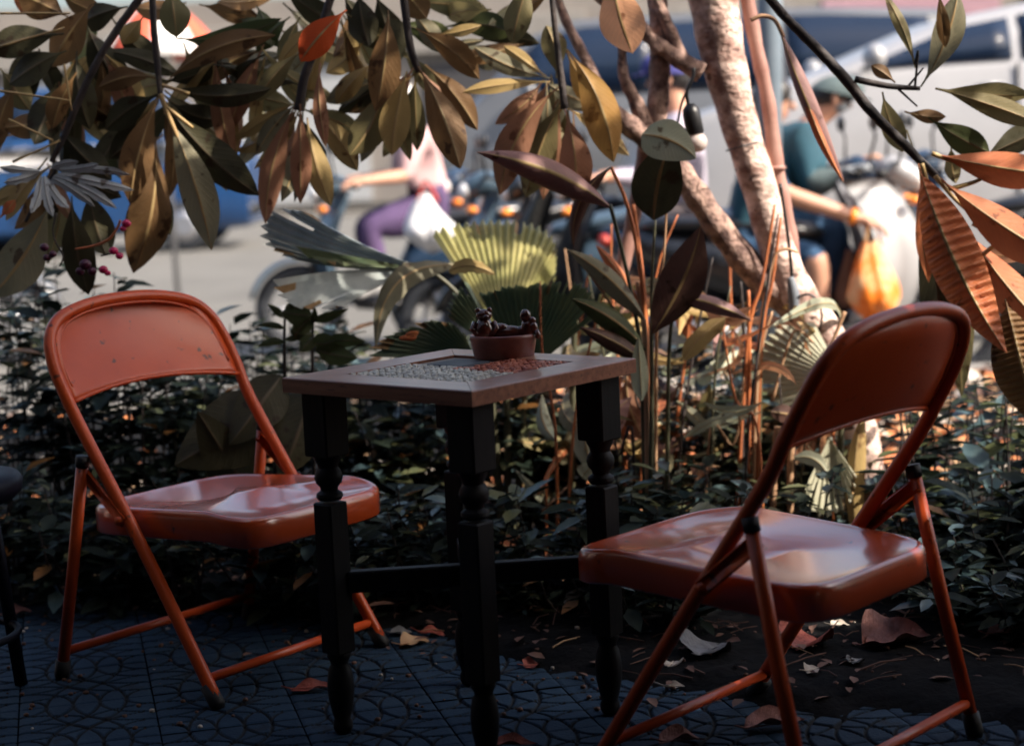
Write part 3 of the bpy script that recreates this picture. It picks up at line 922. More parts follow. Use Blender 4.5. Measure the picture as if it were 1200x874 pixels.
LV = [  # base, tip, width, material, bend, roll, extra depth at base / tip
    # cluster under the second branch
    ((196, 132), (247, 291), 46, 'greygreen', -.03, .1, -.06, -.12), ((192, 118), (304, 230), 50, 'dark', .05, .2, -.02, -.04),
    ((187, 112), (153, 236), 42, 'brown', .04, -.3, 0, -.06), ((182, 160), (156, 322), 58, 'brown', -.06, -.35, .03, .02),
    ((186, 112), (124, 152), 36, 'dark', .06, .1, .0, .05), ((186, 118), (128, 186), 38, 'dark', -.05, .2, .04, .08),
    ((190, 100), (316, 104), 30, 'dark', .08, .3, 0, -.05), ((202, 126), (266, 224), 30, 'tan', -.04, .2, .05, .07),
    ((183, 92), (114, 104), 28, 'brown', .1, .2, .02, .05), ((200, -14), (207, 43), 40, 'olive', 0, .1, -.06, -.08),
    ((192, 100), (322, 42), 32, 'brown', -.1, -.3, .03, 0), ((205, 45), (330, 22), 26, 'green', .08, .3, .03, .05), ((168, 20), (143, 52), 24, 'tan', 0, 0, .1, .1),
    ((190, 95), (262, 66), 30, 'dark', .1, .3, .1, .1), ((200, 120), (262, 140), 34, 'dark', .1, .4, .06, .1),
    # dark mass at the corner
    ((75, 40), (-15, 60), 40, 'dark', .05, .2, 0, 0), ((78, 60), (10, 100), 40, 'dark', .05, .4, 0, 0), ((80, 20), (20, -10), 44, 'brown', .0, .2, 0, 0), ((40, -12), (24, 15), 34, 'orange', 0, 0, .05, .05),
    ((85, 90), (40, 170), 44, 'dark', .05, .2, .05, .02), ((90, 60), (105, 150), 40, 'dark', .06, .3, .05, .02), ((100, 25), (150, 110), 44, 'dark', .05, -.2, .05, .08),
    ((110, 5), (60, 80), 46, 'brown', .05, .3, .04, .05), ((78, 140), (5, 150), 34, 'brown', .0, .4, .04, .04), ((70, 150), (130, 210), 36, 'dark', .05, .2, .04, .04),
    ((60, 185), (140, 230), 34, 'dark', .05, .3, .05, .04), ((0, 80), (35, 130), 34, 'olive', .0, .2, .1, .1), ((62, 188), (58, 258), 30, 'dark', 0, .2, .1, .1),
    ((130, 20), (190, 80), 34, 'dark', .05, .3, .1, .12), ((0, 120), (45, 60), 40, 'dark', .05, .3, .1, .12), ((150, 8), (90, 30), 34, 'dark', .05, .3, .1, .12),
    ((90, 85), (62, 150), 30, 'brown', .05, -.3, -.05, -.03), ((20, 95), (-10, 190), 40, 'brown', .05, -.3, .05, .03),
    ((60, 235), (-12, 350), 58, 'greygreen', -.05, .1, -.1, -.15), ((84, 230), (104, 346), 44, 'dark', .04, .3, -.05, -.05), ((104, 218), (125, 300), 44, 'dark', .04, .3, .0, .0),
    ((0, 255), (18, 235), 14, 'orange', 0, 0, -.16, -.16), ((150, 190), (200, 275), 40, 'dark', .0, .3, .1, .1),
    # third branch
    ((406, 12), (352, 72), 40, 'red', .04, .1, -.14, -.16), ((347, 122), (311, 262), 32, 'pink', .06, .2, 0, -.03), ((352, 122), (352, 238), 28, 'pink', 0, .3, -.03, -.05),
    ((364, 128), (419, 200), 32, 'tan', -.05, .1, .02, .02), ((375, 74), (382, 174), 19, 'pink', .04, .2, -.06, -.08), ((360, 138), (388, 242), 32, 'tan', .04, .1, .02, .0),
    ((437, 74), (394, 122), 26, 'tan', .05, .2, .06, .06), ((425, 50), (382, 86), 28, 'tan', -.05, .1, .1, .1), ((354, 60), (300, 120), 27, 'olive', .06, .3, 0, 0),
    ((350, 120), (300, 182), 26, 'greygreen', .06, .3, .06, .06), ((340, 20), (300, 60), 26, 'green', .05, .4, .1, .1), ((350, 100), (306, 96), 18, 'dark', .1, .3, .06, .06),
    ((355, 130), (330, 236), 26, 'greygreen', -.05, .2, .05, .05), ((352, 20), (330, 80), 28, 'olive', .06, .3, .1, .1),
    # fourth
    ((455, 12), (440, 130), 42, 'brown', -.03, .2, -.04, -.06), ((452, 98), (411, 180), 44, 'olive', -.07, .1, 0, -.04), ((477, 84), (459, 182), 40, 'tan', .03, -.1, 0, -.03),
    ((490, 78), (540, 200), 44, 'brown', -.04, -.25, -.02, -.06), ((498, 76), (559, 152), 31, 'brown', -.05, .2, .04, .02), ((488, 34), (562, 93), 34, 'brown', -.06, .3, .02, 0),
    ((508, 41), (564, 30), 15, 'tan', .04, .3, .04, .04), ((520, 54), (567, 48), 9, 'greygreen', 0, .2, .05, .05), ((480, 10), (520, 60), 26, 'greygreen', .0, .2, .06, .06),
    ((622, -24), (600, 52), 36, 'olive', .03, .2, -.06, -.08), ((420, -10), (432, 55), 40, 'dark', .03, .2, .06, .05), ((470, -20), (500, 22), 36, 'brown', .03, .2, .02, .02),
    ((400, -10), (450, 60), 40, 'dark', .03, .2, .1, .1), ((440, -10), (470, 70), 40, 'dark', .03, .2, .1, .1), ((330, -15), (395, 30), 34, 'dark', .03, .3, .1, .1),
    # fifth
    ((645, 92), (557, 56), 24, 'greygreen', -.05, .2, .05, .02), ((645, 96), (543, 108), 19, 'tan', .03, .4, .05, .03), ((640, 90), (590, 54), 19, 'tan', 0, .1, .06, .06),
    ((652, 92), (640, 30), 32, 'olive', .08, .1, .08, .08), ((655, 102), (586, 228), 44, 'pink', .1, -.2, -.02, -.04), ((660, 116), (616, 232), 46, 'olive', .04, .1, .02, .02),
    ((662, 128), (674, 238), 42, 'pink', -.05, .1, -.03, -.04), ((664, 58), (719, 190), 48, 'gold', -.08, -.1, -.04, -.06), ((664, 60), (712, 128), 36, 'gold', .06, .2, .05, .06),
    ((672, 130), (684, 240), 24, 'pink', .03, .3, .03, .03), ((660, 110), (638, 215), 30, 'greygreen', .05, -.3, .06, .06), ((718, -34), (741, 62), 58, 'peach', .05, .1, -.08, -.1),
    # right-hand branch
    ((1073, 80), (1036, -8), 17, 'olive', .04, .3, 0, 0), ((1079, 102), (1122, -6), 38, 'greygreen', .06, .1, 0, 0), ((1100, -10), (1108, 56), 18, 'brown', 0, .3, -.05, -.05),
    ((1049, 97), (1021, 77), 17, 'brown', .04, .1, 0, 0), ((1034, 108), (1058, 178), 30, 'olive', .04, .3, .05, .05), ((1096, 104), (1210, 112), 30, 'olive', .03, .4, .02, 0),
    ((1096, 104), (1225, 148), 30, 'olive', -.02, -.1, 0, -.02), ((1060, 131), (1109, 137), 18, 'brown', .05, .2, .02, .02), ((1088, 138), (1162, 180), 36, 'green', .03, .2, .02, .02),
    ((1092, 180), (1245, 206), 46, 'orange', .02, -.1, -.02, -.06, .75), ((1150, 185), (1225, 150), 34, 'dark', .0, .3, .05, .05), ((1100, 208), (1250, 308), 52, 'orange', .03, -.1, -.02, -.08, .75),
    ((1128, 262), (1236, 396), 52, 'orange', .03, -.2, 0, -.05, .75), ((1062, 152), (1128, 470), 50, 'olive', -.04, .3, .12, .14), ((1078, 190), (1104, 440), 60, 'dark', -.02, .4, .08, .1),
    ((1180, 340), (1212, 490), 52, 'dark', .02, .2, .05, .05), ((1115, 170), (1120, 215), 20, 'olive', .05, .2, .06, .06), ((1120, 290), (1210, 300), 20, 'peach', .05, .3, .05, 0),
    ((1080, 200), (1088, 330), 26, 'orange', .03, .5, .1, .1),
]
for cx_, cy_, k_ in ((190, 112, 7), (352, 125, 8), (455, 95, 6), (491, 82, 6), (660, 122, 8), (640, 94, 5), (75, 90, 6), (60, 190, 6), (400, 20, 6), (120, 60, 6), (255, 70, 5), (310, 60, 5)):
    for n_ in range(k_):
        a_ = rnd.uniform(.25, 2.9); l_ = rnd.uniform(75, 125)
        LV.append(((cx_ + rnd.uniform(-6, 6), cy_ + rnd.uniform(-8, 8)), (cx_ + l_ * math.cos(a_) * .8, cy_ + l_ * math.sin(a_)), rnd.uniform(17, 30),
                   rnd.choice(('olive', 'tan', 'brown', 'greygreen', 'pink', 'olive', 'dark', 'tan')), rnd.uniform(-.1, .1), rnd.uniform(-.6, .6), rnd.uniform(.03, .1), rnd.uniform(.05, .2)))
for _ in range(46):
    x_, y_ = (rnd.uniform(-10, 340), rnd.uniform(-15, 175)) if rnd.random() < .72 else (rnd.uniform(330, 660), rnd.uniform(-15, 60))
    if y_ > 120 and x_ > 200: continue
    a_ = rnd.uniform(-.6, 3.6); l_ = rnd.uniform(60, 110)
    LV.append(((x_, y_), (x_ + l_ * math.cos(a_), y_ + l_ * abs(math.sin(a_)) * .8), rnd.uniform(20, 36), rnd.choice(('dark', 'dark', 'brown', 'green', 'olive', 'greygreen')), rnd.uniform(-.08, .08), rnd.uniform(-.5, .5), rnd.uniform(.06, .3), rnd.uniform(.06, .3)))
for i, (p, q_, wd, m_, bend, roll, d0, d1, *fo) in enumerate(LV):
    Yb = 4.1 if p[0] > 900 else YL
    leaf(T, p, q_, Yb + d0, Yb + d1, wd * .93, m_, bend, roll, rib='rib' if m_ not in ('dark', 'green') else 'rib_dark', wave=rnd.uniform(.04, .16), sag=rnd.uniform(-.06, .12), fold=fo[0] if fo else rnd.uniform(.12, .4))
# the big ridged leaf
leaf(T, (1076, 192), (1180, 414), 4.0, 3.92, 62, 'orange', .04, .1, shape='lance', fold=.9, ridge=.5, pet=.06, sag=.04)
leaf(T, (1178, 350), (1215, 500), 4.05, 4.0, 60, 'brown', .0, -.2, shape='lance', fold=.7, ridge=.4, pet=.06)
for p in ([(1080, 192), (1088, 218), (1100, 240)], [(1096, 206), (1118, 232), (1140, 250), (1165, 262)], [(1112, 222), (1140, 214), (1160, 205)], [(1130, 236), (1150, 248), (1158, 236)], [(1140, 262), (1160, 270), (1172, 258)],
          [(1092, 180), (1120, 190), (1160, 198)], [(1150, 300), (1170, 285), (1182, 290)]):
    stemtube(T, p, 4.08, [6] + [5] * (len(p) - 2) + [3], 'petiole', name='petiole')
# rolled dry leaf on its long stalk
stemtube(T, [(880, 24), (893, 19), (908, 24), (918, 44)], 4.3, [5, 5, 5, 5], 'stem_tan', name='petiole')
leaf(T, (914, 36), (989, 212), 4.3, 4.25, 19, 'purple', .02, .2, shape='lance', curl=1.9, pet=.02)
leaf(T, (940, 100), (988, 212), 4.285, 4.23, 11, 'orange', .03, -.3, shape='lance', curl=1.4, pet=.02)  # second orange blade paints the sunlit lower end of the rolled leaf

# crown above the patio (out of the frame) - leaf patches laid out to cast the patio shade
def cloud(name, parent, regions, mats, size, kind='stuff'):
    b = MB()
    for (x0, x1, y0, y1, z0, z1, n) in regions:
        for _ in range(n):
            c = V((rnd.uniform(x0, x1), rnd.uniform(y0, y1), rnd.uniform(z0, z1)))
            L = size * rnd.uniform(.7, 1.3); W = L * .36
            d = V((rnd.uniform(-1, 1), rnd.uniform(-1, 1), rnd.uniform(-.8, .3))).normalized()
            u = d.cross(V((rnd.uniform(-.5, .5), rnd.uniform(-.5, .5), 1))).normalized()
            nn = u.cross(d)
            vs = [c, c + d * L * .5 + u * W * .5 + nn * .02, c + d * L * .55 - nn * .01, c + d * L * .5 - u * W * .5 + nn * .02, c + d * L]
            b.add(vs, [(0, 1, 2), (0, 2, 3), (2, 1, 4), (3, 2, 4)], rnd.randrange(len(mats)))
    return tag(b.build(name, [M[k] for k in mats], parent), kind=kind)
cloud('crown', lt, [(.7, 4.6, 1.2, 2.4, 2.6, 3.5, 2600), (.5, 2.8, 2.2, 3.12, 2.6, 3.5, 4200), (.3, 1.45, 3.3, 4.3, 2.7, 3.5, 260), (-4.6, .7, 1.4, 3.3, 2.8, 3.6, 1000), (-2.6, .4, 3.3, 4.4, 2.8, 3.6, 150), (1.7, 2.6, 3.3, 4.0, 2.9, 3.6, 22), (3.4, 4.0, 2.3, 3.2, 2.9, 3.6, 15)],
      ['dark', 'olive', 'green', 'brown'], .24)

# dusty lobed leaf and berries
dl = thing('lobed_plant', 'dusty grey lobed leaf hanging among the dark leaves', 'plant', at(60, 215, 4.2))
stemtube(dl, [(30, 260), (45, 230), (60, 208), (70, 190)], 4.2, [4, 4, 4, 3], 'twig', name='stem')
for (p, q_, wd) in (((66, 204), (152, 222), 13), ((70, 200), (150, 205), 12), ((60, 206), (132, 242), 13), ((58, 208), (108, 240), 12), ((54, 208), (82, 246), 13), ((52, 206), (62, 254), 12), ((48, 206), (36, 250), 13), ((46, 203), (6, 214), 12),
                    ((48, 201), (0, 196), 10), ((64, 198), (118, 192), 11), ((60, 197), (92, 190), 10)):
    leaf(dl, p, q_, 4.2, 4.16, wd, 'grey', rnd.uniform(-.06, .06), rnd.uniform(-.3, .3), shape='strap', pet=.02, jag=.35, rib='rib_dark')
be = thing('berry_sprig', 'sprig of magenta berries on a curved orange stalk beside dark leaves', 'berries', at(120, 280, 4.15))
stemtube(be, [(88, 292), (110, 288), (128, 280), (138, 266), (141, 258)], 4.15, [2, 3, 3, 3, 3], 'stem_orange', name='stalk')
stemtube(be, [(66, 250), (62, 270), (66, 285), (74, 300), (70, 312)], 4.15, [3, 2, 2, 2, 2], 'twig', name='stalk')
stemtube(be, [(118, 300), (128, 298), (136, 296)], 4.15, [2, 2, 2], 'twig', name='stalk')
for (x, y, r_, dk) in ((148, 262, 7, 0), (144, 268, 5, 0), (133, 294, 7, 0), (140, 300, 6, 0), (121, 316, 7, 0), (126, 320, 5, 0), (52, 290, 7, 1), (62, 298, 6, 1), (55, 302, 6, 1), (100, 310, 9, 1), (108, 318, 7, 1), (94, 318, 7, 1)):
    b = MB(); q_ = at(x, y, 4.14); rr = m_of(r_, 4.14) * .8; b.blob(q_, (rr, rr * .8, rr * .85), n=7); b.build('berry', M['berry_dark' if dk else 'berry'], be)

# ---------------- mottled tree on the right
YT = 4.75
q = at(1022, 640, YT)
mt = thing('tree', 'slim leaning tree with mottled pale bark behind the table', 'tree', (q.x, YT, 0))
tr_px = [(826, -70), (836, 0), (848, 70), (868, 150), (893, 230), (913, 300), (937, 355), (972, 402), (998, 470), (1014, 550), (1022, 625), (1026, 690)]
tr_w = [60, 57, 51, 43, 41, 43, 50, 46, 44, 46, 54, 72]
P = spline([tuple(at(p[0], p[1], YT)) + (m_of(w_, YT) / 2,) for p, w_ in zip(tr_px, tr_w)], 10)
b = MB(); b.tube([p[:3] for p in P], [p[3] * (1 + .03 * math.sin(i * .9)) for i, p in enumerate(P)], 20, jit=.012); b.build('trunk', M['bark'], mt)
def tb_(pts, wd, m='bark2', dY=0, nm='branch'):
    P = spline([tuple(at(p[0], p[1], YT + dY)) + (m_of(w_, YT) / 2,) for p, w_ in zip(pts, wd)], 7)
    b = MB(); b.tube([p[:3] for p in P], [p[3] * (1 + .07 * math.sin(i * 1.3)) for i, p in enumerate(P)], 12, jit=.03); b.build(nm, M[m], mt)
tb_([(940, 368), (893, 328), (850, 277), (815, 227), (788, 190), (762, 165)], [38, 36, 33, 31, 28, 26])
tb_([(764, 168), (735, 145), (712, 128), (700, 100), (684, 65), (662, 22), (648, -20)], [27, 25, 22, 16, 13, 11, 10], dY=-.02)
tb_([(764, 165), (745, 120), (731, 90), (729, 55)], [22, 17, 13, 10], dY=-.01)
tb_([(766, 168), (772, 110), (773, 55), (770, 0), (764, -30)], [26, 25, 24, 22, 20], dY=.01)
tb_([(822, 86), (790, 66), (757, 42), (722, 16), (690, -12)], [24, 20, 15, 11, 9], 'bark2', -.03)
tb_([(800, 70), (785, 35), (772, 5), (760, -30)], [15, 14, 13, 12], dY=-.02)
tb_([(772, 62), (752, 30), (735, 5), (720, -20)], [14, 13, 12, 10], dY=-.04)
tb_([(706, 128), (700, 112), (708, 105)], [12, 11, 8], dY=-.05)
tb_([(757, 168), (748, 220), (738, 275), (722, 345)], [18, 18, 18, 18], 'redstem', .05)
tb_([(935, 345), (924, 270), (910, 200), (900, 120), (886, 55), (872, -20)], [18, 19, 20, 17, 17, 18], 'redstem', .03)
b = MB(); q_ = at(909, 197, YT + .02); b.lathe([(.020, -.006), (.027, -.003), (.027, .003), (.020, .006)], q_, 16); b.build('node_ring', M['redstem'], mt)
# cables on the trunk
cb = thing('cable', 'thin black cable taped down the mottled trunk', 'cable', at(928, 330, YT - .09))
stemtube(cb, [(914, 215), (921, 260), (926, 300), (929, 335), (931, 362)], YT - .075, [4, 4, 4, 5, 5], 'black', name='wire')
stemtube(cb, [(931, 350), (948, 345), (960, 356), (963, 375), (958, 392)], YT - .09, [3, 3, 3, 3, 3], 'black', name='wire')
stemtube(cb, [(926, 325), (930, 345), (930, 372)], YT - .08, [8, 14, 9], 'tape', name='tape')
stemtube(cb, [(851, 177), (868, 172), (888, 167)], [YT - .05, YT - .085, YT - .05], [2, 2, 2], 'black', name='wire')
sb = thing('string_light', 'unlit frosted bulb in a black socket hanging by the trunk', 'light bulb', at(812, 90, 4.6))
stemtube(sb, [(813, 80), (812, 92), (805, 108), (807, 125)], 4.6, [4, 4, 4, 5], 'black', name='cord')
stemtube(sb, [(812, 92), (800, 118), (795, 140), (793, 153)], 4.61, [3, 3, 3, 3], 'black', name='cord')
q1, q2 = at(808, 122, 4.6), at(815, 158, 4.6)
b = MB(); b.tube([q1, q1.lerp(q2, .15), q1.lerp(q2, .3), q1.lerp(q2, .95), q2], [.010, .020, .0225, .0225, .019], 16); b.build('socket', M['black'], sb)
q3 = at(817, 167, 4.6); b = MB(); b.blob(q3, (.026, .026, .025), n=12); b.build('bulb', M['bulb'], sb)

# ---------------- ginger clump with rolled dry leaves
YG = 4.3
q = gnd(752, 640)
gp = thing('ginger_plant', 'clump of tall stalks with rolled brown and green leaves behind the table', 'plant', (at(755, 600, YG).x, YG, 0))
for pts, wd, m_, dY in (([(715, 240), (728, 290), (741, 350), (752, 430), (757, 640)], [5, 5, 5, 6, 7], 'stem_green', -.02), ([(768, 258), (764, 330), (764, 420), (766, 640)], [3, 4, 5, 6], 'stem_green', 0),
                        ([(716, 196), (735, 240), (750, 310), (757, 400), (760, 640)], [4, 5, 6, 7, 8], 'stem_orange', .02), ([(781, 245), (778, 300), (770, 380), (768, 640)], [3, 3, 4, 5], 'stem_tan', .03),
                        ([(763, 388), (764, 420), (762, 640)], [4, 5, 6], 'stem_green', -.04), ([(755, 375), (757, 420), (760, 640)], [5, 6, 7], 'stem_tan', -.03), ([(690, 320), (715, 355), (730, 375)], [3, 3, 3], 'stem_tan', -.04),
                        ([(748, 330), (758, 410), (762, 640)], [9, 10, 12], 'stem_tan', .04), ([(789, 370), (784, 420), (781, 640)], [5, 5, 6], 'stem_green', 0), ([(742, 240), (750, 300), (757, 372)], [5, 6, 7], 'stem_orange', .05)):
    stemtube(gp, pts, YG + dY, wd, m_, name='stalk', n=7)
GL = [((718, 245), (562, 180), 34, 'purple', .07, .2, 'lance', 1.9, -.02, -.1), ((764, 392), (822, 264), 54, 'deadbrown', .05, .15, 'lance', 0, -.05, -.08), ((766, 258), (786, 164), 60, 'dark', -.04, .1, 'ovate', 0, -.02, -.1),
      ((757, 376), (664, 292), 26, 'greygreen', .06, .2, 'lance', 1.5, -.03, -.06), ((757, 410), (672, 352), 28, 'green', .07, .2, 'lance', 1.4, -.04, -.1), ((757, 425), (680, 384), 24, 'deadbrown', .05, .2, 'lance', 1.2, -.06, -.1),
      ((716, 196), (672, 292), 20, 'deadbrown', .15, .3, 'lance', 1.2, .0, .0), ((880, 376), (778, 344), 20, 'purple', .05, .1, 'lance', 2.1, -.04, -.06), ((752, 470), (748, 395), 22, 'palegreen', .0, .3, 'ovate', 0, -.1, -.1),
      ((880, 372), (822, 342), 18, 'peach', -.22, .3, 'strap', 0, .05, .05), ((850, 372), (800, 422), 22, 'tan', .05, .2, 'strap', 0, .03, .0), ((880, 360), (830, 372), 12, 'peach', -.1, .4, 'strap', 0, .05, .05),
      ((757, 380), (700, 290), 16, 'orange', .05, .4, 'strap', 1.0, .06, .03), ((745, 440), (690, 420), 18, 'purple', .05, .3, 'lance', 1.2, -.1, -.1), ((740, 465), (690, 548), 40, 'purple', .1, .1, 'lance', 0, .15, .1),
      ((690, 470), (700, 560), 34, 'palegreen', .1, .1, 'lance', 0, .15, .1), ((735, 440), (760, 520), 30, 'pink', .1, .2, 'lance', 0, .2, .15)]
for p, q_, wd, m_, bend, roll, sh, cu, d0, d1 in GL:
    leaf(gp, p, q_, YG + d0, YG + d1, wd, m_, bend, roll, shape=sh, curl=cu, pet=.03, sag=.03)
leaf(gp, (752, 158), (816, 186), YG - .14, YG - .15, 50, 'palegreen', -.1, -.2, shape='ovate', pet=.0, fold=.2)

# tangle of curled dry leaves and bent stalks round the clump
for _ in range(115):
    x_, y_ = rnd.uniform(650, 985), rnd.uniform(330, 560)
    if 900 < x_ and y_ < 370: continue
    a_ = rnd.uniform(0, 2 * PI); l_ = rnd.uniform(35, 90)
    leaf(gp, (x_, y_), (x_ + l_ * math.cos(a_), y_ + l_ * math.sin(a_) * .7), YG + rnd.uniform(0, 1.0), YG + rnd.uniform(0, 1.0), rnd.uniform(9, 24),
         rnd.choice(('tan', 'peach', 'purple', 'pink', 'peach', 'palegreen', 'orange', 'olive', 'tan', 'greygreen', 'deadbrown', 'palegreen')), rnd.uniform(-.2, .2), rnd.uniform(-.6, .6),
         shape=rnd.choice(('lance', 'strap', 'ovate')), curl=rnd.choice((0, 0, 1.2, 1.8)), pet=.03, sag=rnd.uniform(-.1, .15), jag=rnd.choice((0, .3)), ns=10)
for _ in range(34):
    x_ = rnd.uniform(650, 1000); y_ = rnd.uniform(250, 470); dx_ = rnd.uniform(-40, 40)
    if x_ > 890 and y_ < 380: y_ = 400
    stemtube(gp, [(x_ + dx_, y_), (x_ + dx_ * .5 + rnd.uniform(-8, 8), y_ + 80), (x_, 500), (x_ - dx_ * .2, 640)], YG + rnd.uniform(0, .9), [2, 3, 3.5, 4], rnd.choice(('stem_orange', 'stem_tan', 'stem_green', 'twig', 'stem_orange')), name='stalk', n=6, sub=4)

# ---------------- dry orange stems clump by the trunk
os_ = thing('reed_clump', 'clump of thin orange and dark stems beside the mottled trunk', 'plant', (at(880, 600, 4.55).x, 4.55, 0))
for pts, wd, m_ in (([(908, 240), (893, 330), (876, 400), (862, 640)], [3, 4, 5, 6], 'stem_orange'), ([(935, 296), (918, 292), (905, 310), (890, 400), (880, 640)], [3, 4, 4, 5, 6], 'stem_tan'), ([(915, 255), (905, 330), (893, 400), (885, 640)], [3, 4, 4, 5], 'stem_orange'),
                    ([(877, 340), (878, 420), (876, 640)], [4, 5, 5], 'stem_orange'), ([(897, 330), (893, 420), (888, 640)], [3, 3, 4], 'stem_green'), ([(905, 470), (925, 400), (938, 388), (968, 418)], [4, 3, 3, 3], 'stem_tan'),
                    ([(990, 365), (978, 395), (970, 415)], [5, 4, 3], 'stem_tan'), ([(905, 365), (890, 430), (880, 640)], [3, 4, 4], 'stem_tan'), ([(868, 330), (872, 420), (868, 640)], [3, 4, 4], 'twig'), ([(985, 418), (960, 405), (952, 440), (930, 640)], [3, 3, 3, 4], 'stem_green'),
                    ([(640, 560), (640, 640), (634, 700), (662, 745)], [3, 3, 4, 4], 'stem_orange'), ([(735, 600), (795, 655), (812, 670)], [3, 4, 3], 'stem_tan'), ([(742, 602), (770, 590)], [3, 3], 'stem_tan'),
                    ([(650, 585), (635, 600), (665, 570)], [4, 3, 3], 'stem_tan'), ([(700, 455), (715, 475), (722, 490)], [5, 5, 4], 'stem_tan')):
    stemtube(os_, pts, 4.55, wd, m_, name='stem', n=6)


# ================================================================== FAN PALM
def fan(parent, base, edge, Yb, Ye, m, pleats=16, depth=.010, bow=0.0, rows=8, jag=.03, cup=0.0, name='leaf'):
    B = at(base[0], base[1], Yb)
    E = spline([tuple(at(e[0], e[1], Ye if not isinstance(Ye, list) else Ye[i])) for i, e in enumerate(edge)], 12)
    # resample
    n = pleats * 2
    E = [V(e) for e in E]
    cum = [0]
    for i in range(1, len(E)): cum.append(cum[-1] + (E[i] - E[i - 1]).length)
    R = []
    for k in range(n + 1):
        d = cum[-1] * k / n
        i = max(1, next((j for j in range(len(cum)) if cum[j] >= d - 1e-9), len(cum) - 1))
        f = (d - cum[i - 1]) / max(1e-9, cum[i] - cum[i - 1])
        R.append(E[i - 1].lerp(E[i], f))
    cen = sum(R, V()) / len(R)
    nrm = (E[0] - B).cross(E[-1] - B).normalized()
    if nrm.dot(CAM - B) < 0: nrm = -nrm
    upv = (cen - B).cross(nrm).normalized()
    mb = MB(); vs = []
    for i in range(rows + 1):
        s = .03 + .97 * i / rows
        for k in range(n + 1):
            e = R[k]
            tip = 1 + (jag if k % 2 else -jag) * (1 if i == rows else 0) + (rnd.uniform(-jag, jag) * .6 if i == rows else 0)
            p = B + (e - B) * (s * tip)
            p = p + nrm * ((depth if k % 2 else -depth) * s + cup * math.sin(PI * k / n) * s) + upv * (bow * 4 * s * (1 - s) * (e - B).length)
            vs.append(p)
    cut = {2 * rnd.randrange(1, pleats): rnd.uniform(.72, .95) for _ in range(max(1, pleats // 6))}
    # split segments: shift one side of the slit a little
    for k, f0 in cut.items():
        for i in range(rows + 1):
            s = .03 + .97 * i / rows
            if s > f0:
                q_ = i * (n + 1) + k
                vs[q_] = vs[q_].lerp(vs[q_ - 1], min(1, (s - f0) * 2.2)) + nrm * .004
    fs = [(i * (n + 1) + k, i * (n + 1) + k + 1, (i + 1) * (n + 1) + k + 1, (i + 1) * (n + 1) + k) for i in range(rows) for k in range(n)
          if not (k in cut and (i + .5) / rows > cut[k])]
    fm = [1 if i == rows - 1 and rnd.random() < .16 else 0 for i in range(rows) for k in range(n) if not (k in cut and (i + .5) / rows > cut[k])]
    mb.add(vs, fs); mb.m = fm
    return mb.build(name, [M[m], M['leaf_edge']], parent, smooth=False)


YF = 4.65
fp = thing('fan_palm', 'fan palm with pleated leaves behind the table, one lit yellow green', 'palm', (at(575, 600, YF).x, YF + .1, 0))
fan(fp, (502, 314), [(362, 250), (334, 246), (317, 256), (313, 280), (330, 297), (352, 306)], YF - .05, YF - .2, 'fan_grey', 11, .009, -.04, cup=-.015)
fan(fp, (500, 316), [(345, 288), (358, 299), (378, 308), (400, 309)], YF - .04, YF - .2, 'fan_green', 6, .006, .0)
fan(fp, (505, 318), [(326, 326), (326, 350), (345, 367), (376, 368), (402, 358)], YF - .04, YF - .3, 'fan_grey', 10, .007, .05, cup=.02)
leaf(fp, (548, 312), (440, 412), YF - .06, YF - .22, 34, 'palegreen', .28, .2, shape='lance', jag=.35, pet=.0, veins_=None) if False else leaf(fp, (548, 312), (440, 412), YF - .06, YF - .22, 36, 'greygreen', .26, .2, shape='lance', jag=.3, pet=.0)
leaf(fp, (526, 318), (578, 322), YF - .10, YF - .14, 22, 'tan', -.15, .1, shape='ovate', jag=.4, pet=.0)
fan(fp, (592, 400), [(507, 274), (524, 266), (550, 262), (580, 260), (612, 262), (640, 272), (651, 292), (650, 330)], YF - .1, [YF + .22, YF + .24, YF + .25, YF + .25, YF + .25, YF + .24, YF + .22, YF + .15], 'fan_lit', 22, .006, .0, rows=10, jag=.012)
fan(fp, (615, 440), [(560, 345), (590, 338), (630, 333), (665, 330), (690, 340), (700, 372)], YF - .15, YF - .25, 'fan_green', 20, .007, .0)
fan(fp, (590, 418), [(548, 330), (530, 350), (525, 372)], YF - .02, YF + .02, 'fan_green', 8, .006, .0)
fan(fp, (556, 420), [(436, 420), (444, 402), (470, 386), (505, 376), (530, 380), (545, 392)], YF - .35, YF - .4, 'fan_green', 14, .005, .0, jag=.05)
b = MB()
for k in range(7):
    q_ = at(478 + rnd.uniform(-7, 14), 393 + rnd.uniform(-3, 4), YF - .415)
    b.blob(q_, (.012, .002, .006), n=6, jit=.2)
b.build('blotch', M['litter_orange'], fp)
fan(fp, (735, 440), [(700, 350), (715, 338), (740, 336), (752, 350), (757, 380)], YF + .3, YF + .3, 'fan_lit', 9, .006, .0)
for pts in ([(592, 398), (594, 460), (596, 640)], [(503, 316), (540, 350), (570, 420), (590, 640)], [(615, 438), (612, 520), (600, 640)], [(556, 418), (575, 500), (594, 640)], [(675, 370), (672, 420), (668, 640)]):
    stemtube(fp, pts, YF + .05, [6, 8, 10], 'stem_green', name='petiole') if len(pts) == 3 else stemtube(fp, pts, YF + .05, [5, 6, 8, 10], 'stem_green', name='petiole')

